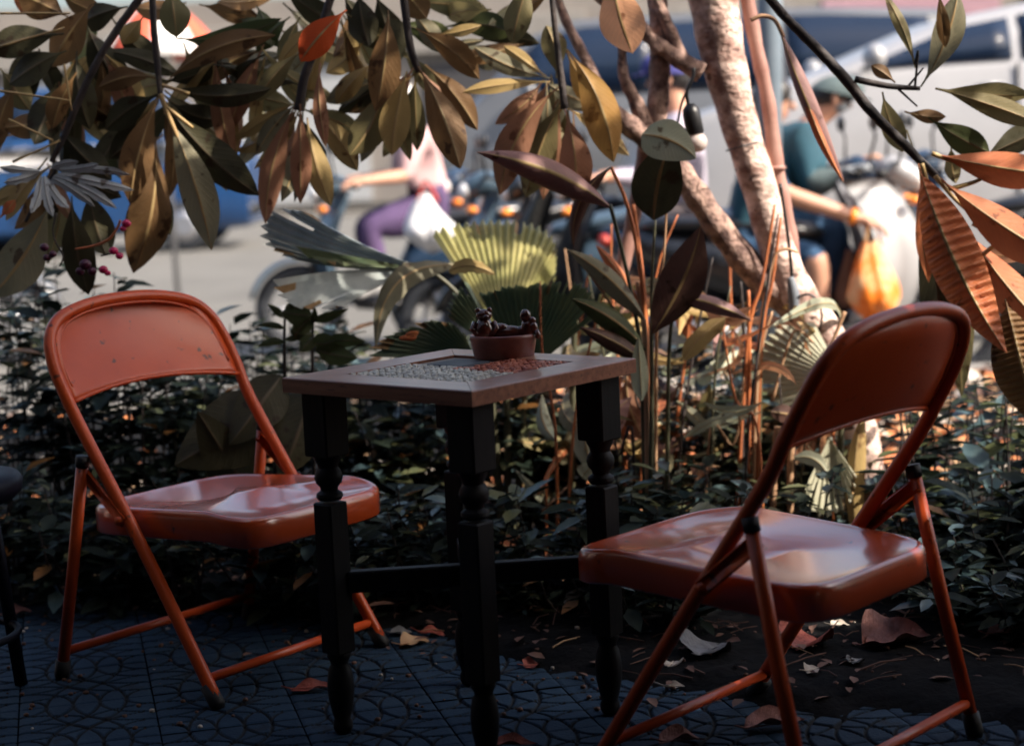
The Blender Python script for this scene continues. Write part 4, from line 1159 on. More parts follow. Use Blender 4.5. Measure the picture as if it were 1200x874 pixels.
fp2 = thing('fan_palm', 'small fan palm with one pale pleated leaf beside the trunk, behind the far chair back', 'palm', (at(985, 600, 4.5).x, 4.5, 0))
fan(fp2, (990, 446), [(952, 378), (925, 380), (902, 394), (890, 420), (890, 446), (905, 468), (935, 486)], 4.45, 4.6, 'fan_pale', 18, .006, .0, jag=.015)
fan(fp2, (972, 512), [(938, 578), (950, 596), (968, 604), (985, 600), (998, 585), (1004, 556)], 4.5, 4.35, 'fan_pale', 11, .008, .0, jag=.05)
leaf(fp2, (930, 536), (972, 560), 4.4, 4.35, 20, 'palegreen', -.2, .2, shape='ovate', jag=.2, pet=.0)
leaf(fp2, (1012, 480), (1006, 650), 4.45, 4.4, 24, 'tan', .05, .2, shape='lance', curl=1.4, pet=.0)
for pts in ([(990, 446), (985, 520), (984, 640)], [(972, 512), (978, 560), (984, 640)], [(928, 640), (926, 560), (930, 480)], [(905, 640), (908, 540), (912, 500)]):
    stemtube(fp2, pts, 4.5, [7, 8, 9], 'stem_tan' if pts[0][1] > 600 else 'stem_green', name='petiole')
# dark leaves filling a dark area behind the left chair
tp = thing('dark_leaf_clump', 'very dark broad leaves filling the dark area low behind the chair by the road', 'plant', (at(300, 600, 4.4).x, 4.4, 0))
for p, q_, wd in (((330, 470), (205, 545), 90), ((330, 440), (270, 520), 60), ((300, 590), (230, 480), 60), ((370, 450), (330, 560), 70)):
    leaf(tp, p, q_, 4.4, 4.3, wd, 'dark', .0, .2, shape='ovate', pet=.03, rib='rib_dark')
stemtube(tp, [(330, 455), (325, 530), (318, 640)], 4.4, [6, 7, 9], 'twig', name='stalk')

# ================================================================== SHRUBS
def small_leaf(b, c, d, u, L, W, mi):
    nn = u.cross(d)
    vs = [c, c + d * L * .35 + u * W * .45 + nn * W * .12, c + d * L * .7 + u * W * .36 + nn * W * .05, c + d * L - nn * W * .15,
          c + d * L * .7 - u * W * .36 + nn * W * .05, c + d * L * .35 - u * W * .45 + nn * W * .12, c + d * L * .5 - nn * W * .05]
    b.add(vs, [(0, 1, 6), (1, 2, 6), (2, 3, 6), (3, 4, 6), (4, 5, 6), (5, 0, 6)], mi)


leaf_protos = {}
for mk in ('hedge_a', 'hedge_b', 'hedge_c', 'green'):
    b = MB(); small_leaf(b, V((0, 0, 0)), V((1, 0, 0)), V((0, 1, 0)), 1.0, .46, 0)
    me = bpy.data.meshes.new('leaf'); me.from_pydata(b.v, [], b.f); me.materials.append(M[mk])
    me.polygons.foreach_set('use_smooth', [True] * len(b.f))
    leaf_protos[mk] = me


def shrub(x, y, hgt, rad, label, nst=12, mats=('hedge_a', 'hedge_b', 'hedge_c', 'hedge_d'), wts=(6, 2, 1, .3), size=.066, single=False, cat='shrub', group='low shrubs along the planting bed', lean=0.25, per=24, name='shrub'):
    t = thing(name, label, cat, (x, y, 0), 0, group)
    sb_ = MB(); fb = MB()
    cnt = 0; size *= rnd.uniform(.75, 1.4)
    for i in range(nst):
        a = rnd.uniform(0, 2 * PI); rr = rad * math.sqrt(rnd.random())
        h_ = hgt * rnd.uniform(.5, 1.2)
        p0 = V((x + rr * .5 * math.cos(a), y + rr * .5 * math.sin(a), -.01))
        p2 = V((x + rr * math.cos(a) + rnd.uniform(-.03, .03), y + rr * math.sin(a) + rnd.uniform(-.03, .03), h_))
        p1 = p0.lerp(p2, .5) + V((rnd.uniform(-.02, .02), rnd.uniform(-.02, .02), 0))
        pp = [V(k) for k in spline([p0, p1, p2], 4)]
        sb_.tube(pp, [.0035 - .002 * k / (len(pp) - 1) for k in range(len(pp))], 5, cap=False)
        for k in range(per):
            f = .12 + .88 * (rnd.random() ** .65)
            c = pp[min(int(f * (len(pp) - 1)), len(pp) - 1)].lerp(pp[min(int(f * (len(pp) - 1)) + 1, len(pp) - 1)], rnd.random())
            th_ = rnd.uniform(0, 2 * PI)
            d = V((math.cos(th_), math.sin(th_), rnd.uniform(-.35, .55))).normalized()
            u = d.cross(V((rnd.uniform(-.35, .35), rnd.uniform(-.35, .35), 1))).normalized()
            c = c + d * rnd.uniform(0, .03)
            L = size * rnd.uniform(.5, 1.4)
            mi = rnd.choices(range(len(mats)), wts)[0]
            if f > .78 and rnd.random() < (.15 if x < -.2 else .4): mi = rnd.choice((1, 2))  # lighter leaves near the tips paint highlights, fewer on the left
            if single and cnt < single:
                o = bpy.data.objects.new('leaf', leaf_protos[mats[mi]])
                COL.objects.link(o); adopt(o, t)
                nn = u.cross(d)
                o.matrix_basis = Matrix.Translation(c - t.matrix_basis.translation) @ Matrix((d, u, -nn)).transposed().to_4x4() @ Matrix.Scale(L, 4)
                cnt += 1
            else:
                small_leaf(fb, c, d, u, L, L * .46, mi)
    sb_.build('stems', M['twig'], t)
    if fb.v:
        tag(fb.build('foliage', [M[k] for k in mats], t), kind='stuff')
    return t


SH = [  # px x, px y of the top, depth, radius px
    (-30, 425, 5.0, 'leftmost low dark shrub behind the stool at the edge'), (45, 415, 5.3, 'pale topped low shrub just left of the chair by the road'), (110, 440, 4.9, 'low dark shrub behind the left leg of the chair by the road'),
    (175, 470, 4.8, 'low dark shrub under the backrest of the chair by the road'), (235, 460, 5.1, 'low blue green shrub seen through the gap below the smooth backrest'), (300, 455, 5.2, 'low dark shrub behind the far rail of the chair by the road'),
    (365, 450, 5.3, 'low shrub left of the black table leg, behind the red seat'), (430, 470, 5.0, 'low shrub seen between the two nearest table legs'), (490, 480, 4.9, 'low blue green shrub right behind the nearest table leg'), (560, 460, 5.2, 'low shrub under the table top behind its nearest corner'),
    (615, 468, 4.9, 'low green shrub under the table in front of the fan palm stems'), (670, 465, 5.2, 'low shrub behind the right hand table leg'), (725, 475, 5.0, 'low shrub at the foot of the ginger stalks'), (785, 468, 4.8, 'pale leaved low shrub just above the far seat edge'),
    (845, 462, 5.0, 'dense low shrub in front of the orange stems'), (900, 480, 4.9, 'low shrub behind the rail of the chair seen from behind'), (960, 540, 4.8, 'low shrub seen under the hollow backrest'),
]
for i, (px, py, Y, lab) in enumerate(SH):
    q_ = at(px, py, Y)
    shrub(q_.x, Y, max(.2, q_.z) * (1.3 if i < 11 else 1.15), .22, lab, nst=20, per=24, wts=(9, 1.1, .7, .2) if i < 7 else (4, 2.5, 3, 1.3))  # darker leaf mix on the left paints the shade of that hedge
SH2 = [(-10, 560, 4.45, 'low dark shrub against the paving at the left edge'), (120, 590, 4.35, 'low dark shrub behind the near rear leg of the chair by the road'), (215, 585, 4.3, 'low dark shrub behind the red seat by the road'), (330, 600, 4.2, 'low dark shrub filling the gap between chair by the road and table'),
       (445, 600, 4.15, 'low dark shrub behind the table stretcher, left part'), (530, 590, 4.2, 'low dark shrub behind the nearest table leg'), (620, 590, 4.2, 'low dark shrub behind the table stretcher, right part'), (720, 580, 4.2, 'low shrub just left of the far seat edge'), (800, 575, 4.25, 'low shrub right behind the far seat edge'), (895, 570, 4.3, 'low shrub behind the seat under the hollow backrest'), (1060, 600, 4.15, 'low shrub between the far rear leg and the rail of the chair seen from behind'), (1125, 610, 4.05, 'low dark shrub just right of the far rear chair leg'), (1195, 600, 3.95, 'nearest low dark shrub at the right edge'),
       (1165, 665, 3.78, 'very low dark shrub at the right edge below the others'), (1225, 640, 3.7, 'dark shrub in the lower right corner cut by the edge'),
       (760, 690, 3.95, 'very low dark shrub under the front of the far seat'), (690, 640, 4.05, 'low dark shrub behind the right table leg, under the seat edge')]
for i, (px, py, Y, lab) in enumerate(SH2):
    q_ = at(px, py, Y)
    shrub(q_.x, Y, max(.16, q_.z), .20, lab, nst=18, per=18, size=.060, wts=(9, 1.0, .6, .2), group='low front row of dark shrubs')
SHR = [(1085, 475, 4.5, 'leafy dark shrub just right of the far chair leg'), (1130, 462, 4.7, 'tall dark shrub beside the ridged orange leaf'), (1180, 470, 4.4, 'dark broad leaved shrub at the right edge'), (1230, 480, 4.6, 'dark shrub cut off by the right edge'), (1110, 560, 4.3, 'low dark shrub behind the far rear leg of the chair seen from behind'), (1190, 580, 4.1, 'lowest dark shrub in the right corner')]
for px, py, Y, lab in SHR:
    q_ = at(px, py, Y)
    shrub(q_.x, Y, max(.2, q_.z) * 1.15, .13, lab, nst=14, per=10, size=.072, single=80, mats=('hedge_a', 'hedge_b', 'green'), wts=(5, 2, 2), group='broad leaved shrubs at the right')
for x, y, h_, lab in ((1.75, 2.75, 1.0, 'tall dark unseen shrub added beyond the right side of the patio to dim low light'), (2.3, 3.5, 1.1, 'taller dark unseen shrub added further along the right side to dim low light'), (1.7, 1.9, .95, 'dark unseen shrub added nearest the camera on the right to dim low light')):
    shrub(x, y, h_, .42, lab, nst=40, per=40, size=.085, wts=(8, 1, 1, .1), cat='added_bush', group='unseen bushes added along the right side', name='added_bush')  # out of view, added to block low side light on the chair legs
# young plants with clear leaves behind the left chair
for px, Y, lab, LS in ((334, 4.45, 'thin seedling with narrow dark leaves behind the chair by the road', [((334, 372), (314, 356), 9), ((334, 385), (300, 382), 8), ((334, 400), (303, 406), 10), ((334, 362), (352, 352), 8), ((334, 398), (358, 392), 8)]),
                       (367, 4.45, 'seedling with rounded dark green leaves left of the table', [((366, 370), (330, 366), 30), ((366, 372), (344, 398), 22), ((366, 376), (408, 362), 12), ((366, 392), (340, 388), 20), ((366, 396), (352, 412), 18), ((366, 380), (368, 360), 8), ((366, 402), (396, 398), 26), ((380, 402), (428, 400), 18), ((370, 410), (420, 420), 26)])):
    t = thing('seedling', lab, 'plant', (at(px, 600, Y).x, Y, 0), 0, 'seedlings left of the table')
    stemtube(t, [(px, 365), (px - 1, 420), (px + 1, 500), (px, 640)], Y, [3, 4, 5, 5], 'twig', name='stem')
    for p, q_, wd in LS:
        leaf(t, p, q_, Y - .02, Y - .05, wd, 'green', rnd.uniform(-.1, .1), .2, shape='ovate', pet=.04, rib='rib_dark')

# ================================================================== LITTER, ROCKS
def dry_leaf(parent, c, L, W, yaw, m, curl=.35, name='leaf', tilt=(0, 0)):
    b = MB()
    NS, NA = 16, [-1, -.5, 0, .5, 1]
    R = Matrix.Rotation(yaw, 3, 'Z') @ Matrix.Rotation(tilt[0], 3, 'X') @ Matrix.Rotation(tilt[1], 3, 'Y')
    ph = rnd.uniform(0, 6)
    for i in range(NS + 1):
        s = i / NS
        ww = max(W / 2 * prof('ovate', s), .0008)
        for a in NA:
            z = curl * ww * abs(a) ** 1.6 + .10 * L * math.sin(3 * s + ph) ** 2 * .6 + abs(a) * ww * .18 * math.sin(9 * s + ph + 2 * a) + rnd.uniform(-.006, .006) * L
            b.uv[len(b.v)] = (s, (a + 1) / 2)
            b.v.append(tuple(V(c) + R @ V(((s - .5) * L + .05 * L * math.sin(5 * a + ph), a * ww * (1 - .08 * rnd.random() * abs(a)) + .08 * L * math.sin(2.5 * s), z))))
    for i in range(NS):
        for j in range(4):
            b.f.append((i * 5 + j, i * 5 + j + 1, (i + 1) * 5 + j + 1, (i + 1) * 5 + j)); b.m.append(0)
    b.tube([V(c) + R @ V((-.5 * L - .02, .004, .012)), V(c) + R @ V((-.5 * L, 0, .006)), V(c) + R @ V((.45 * L, 0, .004))], [.0014, .0016, .0008], 5)
    zmin = min(v[2] for v in b.v)
    b.v = [(v[0], v[1], v[2] - zmin + c.z + .001) for v in b.v]
    return b


DL = [  # px, py, length px, width px, yaw, material, label
    (1050, 762, 72, 46, .1, 'dry_pink', 'large pinkish dry leaf with a short stalk lying under the red seat'), (950, 764, 48, 44, .8, 'dry_red', 'curled red dry leaf with holes near the chair leg'), (832, 772, 60, 40, 1.0, 'dry_grey', 'broad dull grey brown dry leaf on the dark soil'),
    (910, 848, 66, 26, .1, 'dry_pink', 'pink dry leaf behind the near rear leg of the chair'), (800, 868, 50, 20, .3, 'dry_pink', 'small pink dry leaf by the front crossbar'), (604, 871, 46, 14, .1, 'dry_red', 'reddish dry leaf at the bottom edge beside the table foot'),
    (365, 805, 42, 16, .1, 'dry_red', 'orange red dry leaf behind the left table leg'), (20, 718, 28, 16, .4, 'dry_pink', 'pale pink curled dry leaf at the left edge of the paving'), (22, 697, 54, 18, .2, 'dry_grey', 'pale curled dry leaf at the left edge by the soil'),
    (335, 690, 34, 20, .2, 'litter_brown', 'tan round dry leaf under the seat by the road'), (128, 686, 42, 12, .1, 'litter_tan', 'yellowish dry leaf between the legs of the chair by the road'), (355, 711, 24, 12, .4, 'litter_tan', 'small torn tan dry leaf under the red seat'),
    (486, 752, 34, 18, .5, 'litter_tan', 'tan dry leaf beside the front foot of the chair by the road'), (505, 742, 28, 12, -.3, 'dry_red', 'rusty dry leaf between the table legs'), (470, 740, 24, 12, .2, 'dry_grey', 'grey dry leaf fragment touching the orange crossbar'),
    (624, 778, 18, 16, .6, 'dry_red', 'small orange dry leaf on the soil under the table'), (787, 786, 16, 20, 1.2, 'litter_pale', 'small whitish leaf fragment behind the front leg'), (790, 803, 22, 10, -.3, 'litter_pale', 'thin pale leaf fragment below the whitish one'),
    (1005, 785, 24, 14, 1.0, 'dry_grey', 'small grey blue leaf fragment on the soil'), (953, 795, 18, 14, .7, 'litter_pale', 'oval pale leaf fragment left of the grey blue one'), (985, 742, 20, 12, .2, 'litter_pale', 'cream leaf fragment beside the red curled leaf'),
    (1175, 752, 40, 14, .4, 'dry_pink', 'long pinkish dry leaf at the right edge'), (424, 720, 30, 22, .1, 'litter_brown', 'brown dry leaf beside the left table leg'),
]
for px, py, L, W, yaw, m_, lab in DL:
    q_ = gnd(px, py, .012)
    q_.z = max(.006, bed_z(q_.x, q_.y))
    b = dry_leaf(None, q_, m_of(L, q_.y) * 1.15, m_of(W, q_.y) * 1.7, yaw, m_, curl=rnd.uniform(.3, .7), tilt=(rnd.uniform(.05, .22), rnd.uniform(-.08, .08)))
    o = b.build('dry_leaf', M[m_])
    tag(o, lab, 'leaf', 'dry leaves on the ground')
b = MB()
LM = ['litter_tan', 'litter_orange', 'litter_brown', 'litter_pale']
for _ in range(5200):
    y = rnd.uniform(4.0, KERB_Y - .12)
    x = rnd.uniform(-.32 * y - .3, .32 * y + .4)
    front_y = EDGE_A.y + (x - EDGE_A.x) * (edir.y / edir.x)
    if y < front_y + .1: continue
    if x < -.1 and rnd.random() < .8: continue
    if y < 5.1 and rnd.random() < .85: continue
    c = V((x, y, .03 + rnd.uniform(0, .03)))
    L = rnd.uniform(.03, .10)
    th_ = rnd.uniform(0, 6.3)
    d = V((math.cos(th_), math.sin(th_), rnd.uniform(-.25, .5))).normalized()
    u = d.cross(V((rnd.uniform(-.6, .6), rnd.uniform(-.6, .6), 1))).normalized()
    small_leaf(b, c, d, u, L, L * .55, rnd.choices(range(4), (4, 3, 3, 2))[0])
for _ in range(650):
    x = rnd.uniform(-1.8, 1.9); y = rnd.uniform(3.3, 4.6)
    front_y = EDGE_A.y + (x - EDGE_A.x) * (edir.y / edir.x)
    if y < front_y - .02 - .25 * rnd.random() ** 4: continue
    c = V((x, y, max(.005, bed_z(x, y)) + rnd.uniform(0, .012))); L = rnd.uniform(.012, .05); th_ = rnd.uniform(0, 6.3)
    d = V((math.cos(th_), math.sin(th_), rnd.uniform(-.1, .3))).normalized()
    u = d.cross(V((rnd.uniform(-.4, .4), rnd.uniform(-.4, .4), 1))).normalized()
    small_leaf(b, c, d, u, L, L * .5, rnd.choices(range(4), (0, 0, 7, 0))[0])
for _ in range(420):
    x = rnd.uniform(-1.7, 1.8); y = rnd.uniform(3.35, 4.7)
    z = bed_z(x, y)
    if z < .0: continue
    a_ = rnd.uniform(0, PI); L = rnd.uniform(.02, .11); p = V((x, y, z + .006)); d = V((math.cos(a_), math.sin(a_), rnd.uniform(-.05, .15)))
    b.tube([p, p + d * L * .5 + V((rnd.uniform(-.006, .006), rnd.uniform(-.006, .006), .004)), p + d * L], rnd.uniform(.0008, .002), 4, mi=rnd.choice((0, 2, 2, 2)), cap=False)
for _ in range(700):
    x = rnd.uniform(-1.7, 1.8); y = rnd.uniform(3.35, 4.7)
    z = bed_z(x, y)
    r_ = rnd.uniform(.002, .007)
    b.blob((x, y, max(z, .004) + r_ * .4), (r_, r_ * rnd.uniform(.7, 1.2), r_ * .7), mi=2 if rnd.random() < .93 else 3, n=3, jit=.2)
tag(b.build('leaf_litter', [M[k] for k in LM]), kind='stuff', label='dry leaf litter spread over the planting bed')

RK = [(852, 395, 44, 'roundish white stone in the bed left of the trunk'), (838, 432, 40, 'pale stone beside the fallen orange leaves'), (800, 405, 34, 'small beige stone behind the rolled leaf'), (880, 445, 38, 'bluish pale stone at the foot of the orange stems'), (905, 350, 44, 'beige stone low behind the branch'),
      (745, 430, 30, 'small pale stone behind the ginger stalks'), (1130, 430, 40, 'pale stone under the ridged leaf'), (1075, 425, 36, 'pale stone left of the one under the ridged leaf'), (790, 360, 50, 'broad sandy stone near the kerb')]
for px, py, sz, lab in RK:
    q_ = gnd(px, py + sz * .5)
    q_ = q_ if q_.y < KERB_Y - .4 else V((at(px, py, KERB_Y - .5).x, KERB_Y - .5, 0))
    r_ = m_of(sz, q_.y) / 2
    b = MB(); b.blob((q_.x, q_.y, r_ * .55), (r_, r_ * .8, r_ * .75), n=8, jit=.09)
    tag(b.build('stone', M['rock']), lab, 'stone', 'pale stones in the planting bed')
hz = thing('hose', 'short loop of blue hose behind the far rear chair leg', 'hose', gnd(1045, 640))
stemtube(hz, [(1066, 624), (1050, 618), (1038, 608), (1036, 594), (1046, 590), (1054, 600), (1046, 614), (1037, 625), (1036, 640)], 4.35, 5, 'hose', name='loop')

# grey pole behind the trunk
q_ = at(896, 300, 8.0)
po = thing('pole', 'blue grey steel pole behind the mottled trunk', 'pole', (q_.x, 8.0, 0))
b = MB(); b.tube([(q_.x, 8.0, -.1), (q_.x + .1, 8.0, 3.2)], .055, 16); b.build('shaft', M['pole'], po)
b = MB(); b.lathe([(.11, 0), (.11, .02), (.07, .03), (.06, .06)], (q_.x, 8.0, -.01), 16); b.build('base_plate', M['pole'], po)


# ================================================================== SCOOTERS
def scooter(loc, rz, label, paint, seatm='black', shield=None, group='scooters on the road', wrap=.07):
    t = thing('scooter', label, 'scooter', loc, rz, group)
    pm = M['paint_' + paint]; sm = M['paint_' + (shield or paint)]
    for x in (-.62, .62):
        wb = MB(); n = 28
        vs = []
        for i in range(n):
            a = 2 * PI * i / n
            for j in range(10):
                p = 2 * PI * j / 10
                r = .225 + .045 * math.cos(p)
                vs.append((x + r * math.cos(a), .042 * math.sin(p), .27 + r * math.sin(a)))
        wb.add(vs, [(i * 10 + j, ((i + 1) % n) * 10 + j, ((i + 1) % n) * 10 + (j + 1) % 10, i * 10 + (j + 1) % 10) for i in range(n) for j in range(10)])
        wo = wb.build('tyre', M['tyre'], t, local=True)
        rb = MB(); rb.lathe([(.19, -.03), (.185, -.005), (.185, .005), (.19, .03)], (x, 0, .27), 24, axis='Y', cap=False); rb.lathe([(.045, -.05), (.045, .05)], (x, 0, .27), 14, axis='Y')
        for k in range(5):
            a = 2 * PI * k / 5
            rb.tube([(x + .04 * math.cos(a), 0, .27 + .04 * math.sin(a)), (x + .187 * math.cos(a), 0, .27 + .187 * math.sin(a))], .014, 6)
        rb.build('rim', M['chrome'], wo, local=True)
    def loft(secs, name, m):
        b = MB(); n = len(secs[0]); vs = [p for s_ in secs for p in s_]
        fs = [(i * n + j, i * n + (j + 1) % n, (i + 1) * n + (j + 1) % n, (i + 1) * n + j) for i in range(len(secs) - 1) for j in range(n)]
        fs += [tuple(range(n))[::-1], tuple((len(secs) - 1) * n + j for j in range(n))]
        b.add(vs, fs); return b.build(name, m, t, local=True)
    def ring(x, zc, hw, hh, n=14):
        return [(x, hw * math.cos(2 * PI * j / n) * (1 if abs(math.cos(2 * PI * j / n)) < .8 else .95), zc + hh * math.sin(2 * PI * j / n)) for j in range(n)]
    loft([ring(-.86, .74, .03, .03), ring(-.78, .70, .10, .09), ring(-.55, .62, .15, .14), ring(-.25, .56, .16, .18), ring(-.05, .48, .14, .16), ring(.02, .40, .12, .10)], 'body', pm)
    loft([ring(-.80, .79, .06, .02), ring(-.70, .80, .13, .045), ring(-.40, .79, .15, .05), ring(-.12, .75, .14, .05), ring(.02, .73, .09, .04), ring(.06, .72, .03, .02)], 'seat', M['paint_' + seatm] if ('paint_' + seatm) in M else M[seatm])
    loft([ring(-.10, .30, .15, .05), ring(.1, .27, .17, .04), ring(.28, .30, .16, .05), ring(.33, .36, .12, .05)], 'floorboard', M['black'])
    # leg shield: curved panel
    b = MB(); nz, ny = 12, 9
    for side in (0, 1):
        for i in range(nz + 1):
            f = i / nz
            z = .28 + f * .68
            xc = .38 + .13 * math.sin(f * PI) * (1 - .3 * f) - .03 * f + (.05 if side else 0) * (1 - abs(2 * f - 1) ** 3 * .7)
            hw = .10 + .11 * math.sin(min(1, f * 1.25) * PI * .5) - .06 * max(0, f - .7) / .3
            for j in range(ny):
                a = -1 + 2 * j / (ny - 1)
                b.v.append((xc - wrap * abs(a) ** 2.5, a * hw, z))
    n1 = (nz + 1) * ny
    for i in range(nz):
        for j in range(ny - 1):
            q_ = (i * ny + j, i * ny + j + 1, (i + 1) * ny + j + 1, (i + 1) * ny + j)
            b.f += [q_[::-1], tuple(k + n1 for k in q_)]; b.m += [0, 0]
    for i in range(nz):
        for j in (0, ny - 1):
            q_ = (i * ny + j, (i + 1) * ny + j, (i + 1) * ny + j + n1, i * ny + j + n1); b.f.append(q_ if j == 0 else q_[::-1]); b.m.append(0)
    for i in (0, nz):
        for j in range(ny - 1):
            q_ = (i * ny + j, i * ny + j + 1, i * ny + j + 1 + n1, i * ny + j + n1); b.f.append(q_); b.m.append(0)
    b.build('leg_shield', sm, t, local=True)
    b = MB()
    b.v = []
    for i in range(13):
        a = math.radians(15 + 150 * i / 12)
        for y in (-.075, -.05, 0, .05, .075):
            r = .31 - (.02 if abs(y) > .06 else 0)
            b.v.append((.62 + r * math.cos(a), y, .27 + r * math.sin(a)))
    for i in range(12):
        for j in range(4):
            b.f.append((i * 5 + j, i * 5 + j + 1, (i + 1) * 5 + j + 1, (i + 1) * 5 + j)); b.m.append(0)
    o = b.build('front_fender', sm, t, local=True); sm_ = o.modifiers.new('t', 'SOLIDIFY'); sm_.thickness = .006
    b = MB()
    for y in (-.065, .065): b.tube([(.62, y, .27), (.50, y, .62), (.44, y * .6, .86)], .018, 8)
    b.build('fork', M['black'], t, local=True)
    loft([ring(.30, 1.0, .05, .04), ring(.38, 1.0, .10, .07), ring(.46, .97, .09, .07), ring(.50, .95, .05, .05)], 'handlebar_cover', sm)
    b = MB(); b.tube(spline([(.30, -.36, 1.0), (.36, -.2, 1.03), (.40, 0, 1.02), (.36, .2, 1.03), (.30, .36, 1.0)], 4), .013, 8); b.build('handlebar', M['black'], t, local=True)
    for s_ in (-1, 1):
        b = MB(); b.tube([(.31, s_ * .355, 1.0), (.285, s_ * .40, .995), (.27, s_ * .43, .99)], .019, 8); b.build('grip', M['rubber'], t, local=True)
        b = MB(); b.tube([(.38, s_ * .22, 1.03), (.40, s_ * .28, 1.15), (.39, s_ * .30, 1.19)], .007, 6); b.blob((.385, s_ * .31, 1.22), (.018, .06, .04), n=8); b.build('mirror', M['black'], t, local=True)
        b = MB(); b.blob((.46, s_ * .13, .86), (.03, .04, .022), n=8); b.build('indicator', M['lens_orange'], t, local=True)
    b = MB(); b.blob((.485, 0, .955), (.045, .075, .05), n=10); b.build('headlight', M['lens_white'], t, local=True)
    b = MB(); b.blob((-.85, 0, .72), (.035, .08, .035), n=8); b.build('tail_light', M['paint_red'], t, local=True)
    b = MB(); b.tube([(-.15, -.14, .28), (-.45, -.17, .30), (-.82, -.18, .36)], [.02, .03, .05], 10); b.build('exhaust', M['chrome'], t, local=True)
    b = MB(); b.box((-.40, 0, .34), (.50, .16, .16), bev=.03); b.build('engine', M['black'], t, local=True)
    return t


RZ = -.12   # road level


def sc_at(px, Y):
    return V((at(px, 200, Y).x, Y, RZ))


# ================================================================== PEOPLE
def person(label, loc, rz, J, cloth, hair=True, helmet=None, extras=None, bulk=1.0):
    """J: joint dict in local coordinates; cloth: materials for top, legs, shoes, sleeve"""
    t = thing('person', label, 'person', loc, rz)
    names, pts, rad, edges, seg = [], [], [], [], []
    def add(n, p, r):
        names.append(n); pts.append(V(p)); rad.append(r); return len(pts) - 1
    def link(a, b_, tg):
        edges.append((a, b_)); seg.append((a, b_, tg))
    pe = add('pelvis', J['pelvis'], (.145, .125)); wa = add('waist', V(J['pelvis']).lerp(V(J['chest']), .45), (.125, .105)); ce = add('chest', J['chest'], (.150, .120))
    nk0 = add('collar', V(J['chest']).lerp(V(J['neck']), .6), (.085, .08)); nk = add('neck', J['neck'], (.050, .052))
    hd = V(J['head']); hdir = (hd - V(J['neck'])).normalized()
    h1 = add('jaw', hd - hdir * .055 + V(J.get('face', (1, 0, 0))) * .018, (.062, .068)); h2 = add('head', hd + hdir * .02, (.080, .090)); h3 = add('crown', hd + hdir * .085, (.058, .066))
    link(pe, wa, 'top'); link(wa, ce, 'top'); link(ce, nk0, 'top'); link(nk0, nk, 'skin'); link(nk, h1, 'skin'); link(h1, h2, 'skin'); link(h2, h3, 'skin')
    for s_, k in ((1, 'L'), (-1, 'R')):
        sh = add('sh', J['sh' + k], (.070, .066)); el = add('el', J['el' + k], (.046, .046)); wr = add('wr', J['wr' + k], (.030, .028))
        me_ = add('upper', V(J['sh' + k]).lerp(V(J['el' + k]), .5), (.056, .056)); mf = add('fore', V(J['el' + k]).lerp(V(J['wr' + k]), .35), (.043, .043))
        link(ce, sh, 'top'); link(sh, me_, 'sleeve'); link(me_, el, 'sleeve'); link(el, mf, 'fore'); link(mf, wr, 'fore')
        fd = (V(J['wr' + k]) - V(J['el' + k])).normalized()
        sd = fd.cross(V((0, 0, 1))).normalized()
        pm = add('palm', V(J['wr' + k]) + fd * .055, (.036, .020)); link(wr, pm, 'hand')
        for f, (off, ln) in enumerate(((-.030, .062), (-.010, .074), (.010, .070), (.029, .056))):
            b0 = V(J['wr' + k]) + fd * .092 + sd * off
            f0 = add('f', b0, (.0095, .0095)); f1 = add('f', b0 + fd * ln * .5 + V((0, 0, -.010)), (.0088, .0088)); f2 = add('f', b0 + fd * ln * .75 + V((0, 0, -.038)), (.0075, .0075))
            link(pm, f0, 'hand'); link(f0, f1, 'hand'); link(f1, f2, 'hand')
        t0 = add('t', V(J['wr' + k]) + fd * .045 + sd * (-.042 * s_), (.011, .011)); t1 = add('t', V(J['wr' + k]) + fd * .085 + sd * (-.055 * s_) + V((0, 0, -.02)), (.009, .009))
        link(pm, t0, 'hand'); link(t0, t1, 'hand')
        hi = add('hip', J['hip' + k], (.105, .10)); kn = add('kn', J['kn' + k], (.066, .066)); an = add('an', J['an' + k], (.042, .042)); to = add('to', J['to' + k], (.038, .030))
        tm = add('thigh', V(J['hip' + k]).lerp(V(J['kn' + k]), .45), (.088, .086)); cm = add('calf', V(J['kn' + k]).lerp(V(J['an' + k]), .32), (.062, .062))
        hl = add('heel', V(J['an' + k]) + V((-.03, 0, -.05)), (.036, .032))
        link(pe, hi, 'legs'); link(hi, tm, 'legs'); link(tm, kn, 'legs'); link(kn, cm, 'shin'); link(cm, an, 'shin'); link(an, hl, 'shoe'); link(an, to, 'shoe')
    me = bpy.data.meshes.new('sk'); me.from_pydata([tuple(p) for p in pts], edges, []); o = bpy.data.objects.new('sk', me); COL.objects.link(o)
    o.modifiers.new('s', 'SKIN'); sk = me.skin_vertices[0].data
    loose = {'pelvis', 'waist', 'chest', 'sh', 'upper', 'el', 'hip', 'thigh', 'kn', 'calf', 'fore'}
    for i, r in enumerate(rad):
        k_ = bulk if names[i] in loose and not (names[i] in ('fore', 'el') and cloth.get('fore', 'skin') == 'skin') else 1.0
        sk[i].radius = (r[0] * k_, r[1] * k_)
    sk[0].use_root = True
    su = o.modifiers.new('u', 'SUBSURF'); su.levels = 2; su.render_levels = 2
    dg = bpy.context.evaluated_depsgraph_get(); dg.update()
    bm_ = bpy.data.meshes.new_from_object(o.evaluated_get(dg))
    bpy.data.objects.remove(o)
    tags = ['skin', 'top', 'sleeve', 'fore', 'hand', 'legs', 'shin', 'shoe']
    bm_.materials.clear()
    for k in tags: bm_.materials.append(M[cloth.get(k, 'skin')])
